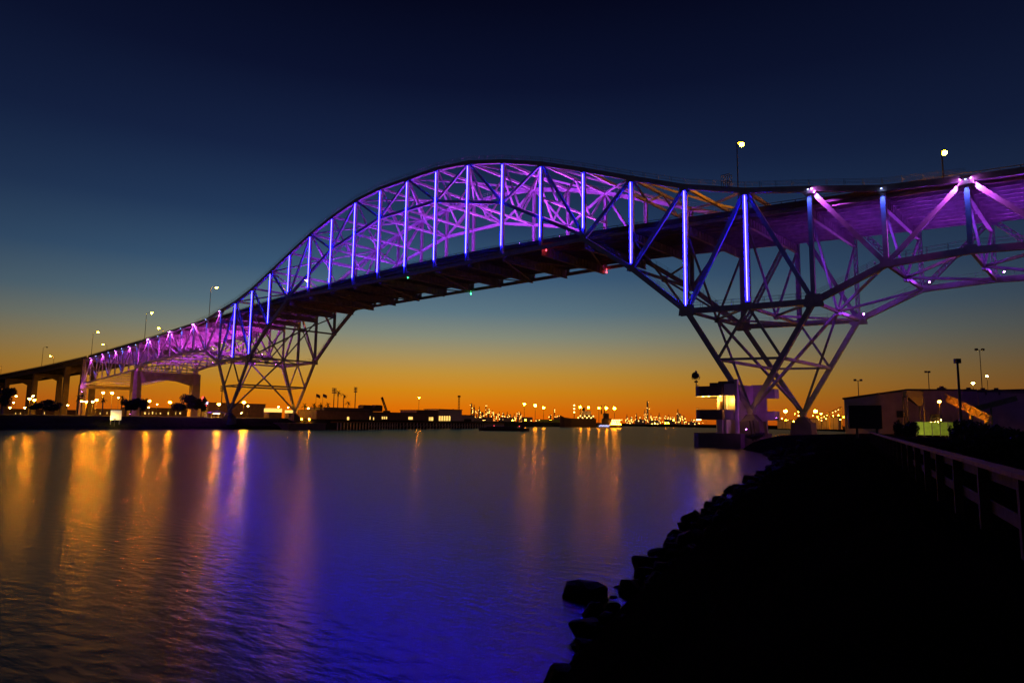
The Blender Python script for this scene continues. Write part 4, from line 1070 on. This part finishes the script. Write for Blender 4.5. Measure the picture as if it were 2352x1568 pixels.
spec = [(1083, 926, 1.6), (1089, 935, 2.2), (1095, 942, 1.2), (1101, 940, 2.0), (1108, 946, 2.4), (1116, 931, 1.0), (1122, 938, 2.2), (1131, 946, 1.6), (1139, 950, 2.2), (1147, 949, 1.4), (1156, 947, 1.9),
        (1165, 952, 2.2), (1172, 951, 1.5), (1181, 954, 1.8), (1190, 946, 2.0), (1196, 949, 1.5), (1264, 952, 2.0), (1273, 940, 1.1), (1283, 953, 2.0), (1440, 956, 1.6), (1450, 957, 2.0), (1462, 953, 1.4),
        (1471, 957, 1.8), (1481, 944, 1.2), (1487, 921, 2.0), (1495, 953, 1.3), (1505, 957, 1.8), (1514, 953, 2.0), (1527, 954, 1.4), (1536, 957, 1.8), (1546, 957, 2.0), (1557, 948, 2.6), (1562, 950, 2.2), (1571, 957, 1.5), (1588, 962, 1.4), (1600, 963, 1.6)]
for k, (x, y, r_) in enumerate(spec):
    D = 1150 + 260 * rr.random()
    lb = {24: 'tallest slender flare tower of the refinery rising alone', 31: 'stout lit twin column group end of the refinery'}.get(k, 'lamp studded process column in the distant refinery')
    ref_tower(x, y, D, r_, k, lb, 9 if r_ > 1.7 else 6)
for k in range(14):
    x = 1090 + k * 38 + rr.uniform(-8, 8)
    if 1290 < x < 1430: continue
    p = atd(x, 970, 1100); r_ = rr.uniform(7, 12)
    o = thing('storage_tank', (p.x, p.y, 2.4), 'squat storage tank among the refinery lights', 'tank', 'refinery storage tanks')
    MB().cyl((p.x, p.y, 2.4), (p.x, p.y, 2.4 + rr.uniform(5, 9)), r_, n=16).build('shell', 'tank', o)
GS = thing('green_shed', atd(1262, 972, 880), 'long low green roofed shed at the refinery waterfront', 'shed')
a, b = atd(1232, 969, 880), atd(1292, 969, 880)
MB().bar((a.x, a.y, 4.5), (b.x, b.y, 4.5), 12, 4).build('wall', 'gtank', GS); MB().bar((a.x, a.y, 7), (b.x, b.y, 7), 13, .8).build('roof', 'gtank', GS)
for k in range(70):
    x = 1085 + 545 * k / 70 + rr.uniform(-3, 3); y = rr.uniform(963, 974); D = rr.uniform(800, 950)
    if 1285 < x < 1425: continue
    p = atd(x, y, D); big = rr.random() < .16
    o = thing('dock_lamp', (p.x, p.y, 2.4), 'waterfront lamp in the glittering row below the refinery', 'lamp', 'refinery waterfront lamps')
    MB().cyl((p.x, p.y, 2.0), p, .2, .15, 5).build('pole', 'pole', o); MB().ball(p, .7 if big else rr.uniform(.25, .45), 6, 4).build('bulb', 'sodium_far' if big else 'plant', o)
for k, (x, y, lb) in enumerate(((1204.4, 927.4, 'first of three tall sodium masts before the refinery'), (1229.4, 931, 'middle and brightest of three tall sodium masts before the refinery'), (1248.7, 936, 'last of three tall sodium masts before the refinery'))):
    p = atd(x, y, 760); o = thing('mast_lamp', (p.x, p.y, 2.4), lb, 'lamp', 'tall sodium masts')
    MB().cyl((p.x, p.y, 0), p, .3, .2, 6).build('mast', 'pole', o); MB().ball(p, 1.5 if k == 1 else 1.25, 8, 5).build('bulb', 'sodium_far', o)
    MB().cyl(p + up_ * .8, p + up_ * 1.3, 1.2, .5, 8).build('lamp_head', 'pole', o)
def ship(x0, x1, ywl, D, hh, label, name, tug):
    a = pl(x0, ywl, 2, 0); a = atd(x0, ywl, D); b = atd(x1, ywl, D); a.z = b.z = 0
    d = (b - a); ln = d.length; d.normalize(); s = Vector((-d.y, d.x, 0)); bw = ln * .16
    o = thing(name, ((a + b) / 2), label, 'ship' if not tug else 'tugboat')
    secs = [(0, .25, 1.35), (.12, .8, 1.1), (.3, 1, 1), (.8, 1, .95), (1, .8, 1.0)]
    mb = MB()
    for t_, w_, h_ in secs:
        c = a + d * (ln * t_)
        mb.v += [tuple(c - s * bw * w_ * .7 + up_ * -.5), tuple(c + s * bw * w_ * .7 + up_ * -.5), tuple(c + s * bw * w_ + up_ * hh * h_), tuple(c - s * bw * w_ + up_ * hh * h_)]
    for k in range(len(secs) - 1):
        for q in range(4): r_ = (q + 1) % 4; mb.f.append((k * 4 + q, k * 4 + r_, k * 4 + 4 + r_, k * 4 + 4 + q))
    mb.f.append((3, 2, 1, 0)); e = (len(secs) - 1) * 4; mb.f.append((e, e + 1, e + 2, e + 3))
    mb.build('hull', 'hull', o)
    def dbox(t0, t1, w_, z0, z1, nm, mat):
        p, q = a + d * ln * t0, a + d * ln * t1
        return MB().bar(Vector((p.x, p.y, (z0 + z1) / 2)), Vector((q.x, q.y, (z0 + z1) / 2)), (z1 - z0), bw * 2 * w_, (0, 0, 1)).build(nm, mat, o)
    return o, a, b, d, ln, s, bw, dbox
o, a, b, d, ln, s, bw, dbox = ship(1286, 1368, 983, 600, 7.6, 'dark freighter with a stepped deckhouse moored before the refinery', 'cargo_ship', False)
dbox(.55, .95, .8, 7.2, 10.5, 'deckhouse', 'hull'); dbox(.6, .86, .7, 10.5, 14, 'bridge_house', 'white'); dbox(.62, .7, .3, 14, 17, 'funnel', 'hull')
for t_, z in ((.57, 17.5), (.8, 17.3)):
    p = a + d * ln * t_; MB().cyl((p.x, p.y, 9), (p.x, p.y, z), .3).build('mast', 'pole', o); MB().ball((p.x, p.y, z), .9).build('lamp', 'sodium_far', o)
p = a + d * ln * .4; MB().cyl((p.x, p.y, 5), (p.x, p.y, 20), .35, .2).build('mast', 'pole', o)
for k in range(3): MB().ball((p.x, p.y, 13 + 3 * k), .6).build('lamp', 'plant', o)
for k in range(8):
    p = a + d * ln * (.5 + .06 * k) - s * bw * .9; MB().ball(p + up_ * (8.2 + (k % 2) * 1.5), .4, 6, 4).build('deck_lamp', 'plant', o)
o, a, b, d, ln, s, bw, dbox = ship(1372, 1424, 985, 540, 3.2, 'tugboat with bright deck lamps beside the dark freighter', 'tugboat', True)
dbox(.2, .62, .75, 3.0, 7.5, 'deckhouse', 'hull'); dbox(.26, .5, .6, 7.5, 11.5, 'wheelhouse', 'hull'); dbox(.62, .8, .6, 3.0, 6.0, 'winch_house', 'pale')
for t_, z, r_ in ((.07, 15.6, .7), (.40, 15.6, .9), (.76, 15.6, 1.0)):
    p = a + d * ln * t_; MB().cyl((p.x, p.y, 3), (p.x, p.y, z), .2).build('mast', 'pole', o); MB().ball((p.x, p.y, z), r_).build('lamp', 'sodium_far', o)
for t_ in (.18, .33): p = a + d * ln * t_; MB().cyl((p.x, p.y, 11), (p.x, p.y, 18), .5, .4).build('exhaust_stack', 'hull', o)
for k in range(16):
    p = a + d * ln * (.6 + .026 * k) - s * bw; MB().ball(p + up_ * (3.2 + (k % 3) * 1.5), .45, 6, 4).build('deck_lamp', 'plant' if k % 3 else 'sodium_far', o)
for k in range(8):
    p = a + d * ln * (.08 + .06 * k) - s * bw; MB().ball(p + up_ * (1.3 + (k % 2) * .8), .3, 6, 4).build('deck_lamp', 'neon_blue', o)

a, b = atd(1100, 990, 300), atd(1216, 990, 300); a.z = b.z = 0
d = (b - a).normalized(); s = Vector((-d.y, d.x, 0))
BG = thing('barge', (a + b) / 2, 'long low dark barge lying off the end of the timber dock', 'barge')
mb = MB(); secs = [(0, .5, 1.5), (.06, 1, 1.3), (.94, 1, 1.3), (1, .6, 1.6)]
for t_, w_, h_ in secs:
    c = a.lerp(b, t_); mb.v += [tuple(c - s * 2.6 * w_ + up_ * -.5), tuple(c + s * 2.6 * w_ + up_ * -.5), tuple(c + s * 3 * w_ + up_ * h_), tuple(c - s * 3 * w_ + up_ * h_)]
for k in range(3):
    for q in range(4): r_ = (q + 1) % 4; mb.f.append((k * 4 + q, k * 4 + r_, k * 4 + 4 + r_, k * 4 + 4 + q))
mb.f.append((3, 2, 1, 0)); mb.f.append((12, 13, 14, 15))
mb.build('hull', 'hull', BG)
p, q = a.lerp(b, .15), a.lerp(b, .75); MB().bar(p + up_ * 1.6, q + up_ * 1.6, 3.6, .6).build('hatch_coaming', 'hull', BG)
p, q = a.lerp(b, .82), a.lerp(b, .9); MB().bar(p + up_ * 2.2, q + up_ * 2.2, 3.2, 1.8).build('deckhouse', 'hull', BG)
for t_ in (.3, .8): c = a.lerp(b, t_) - s * 2.0; MB().ball(c + up_ * 2.1, .12).build('deck_lamp', 'red_lamp', BG)
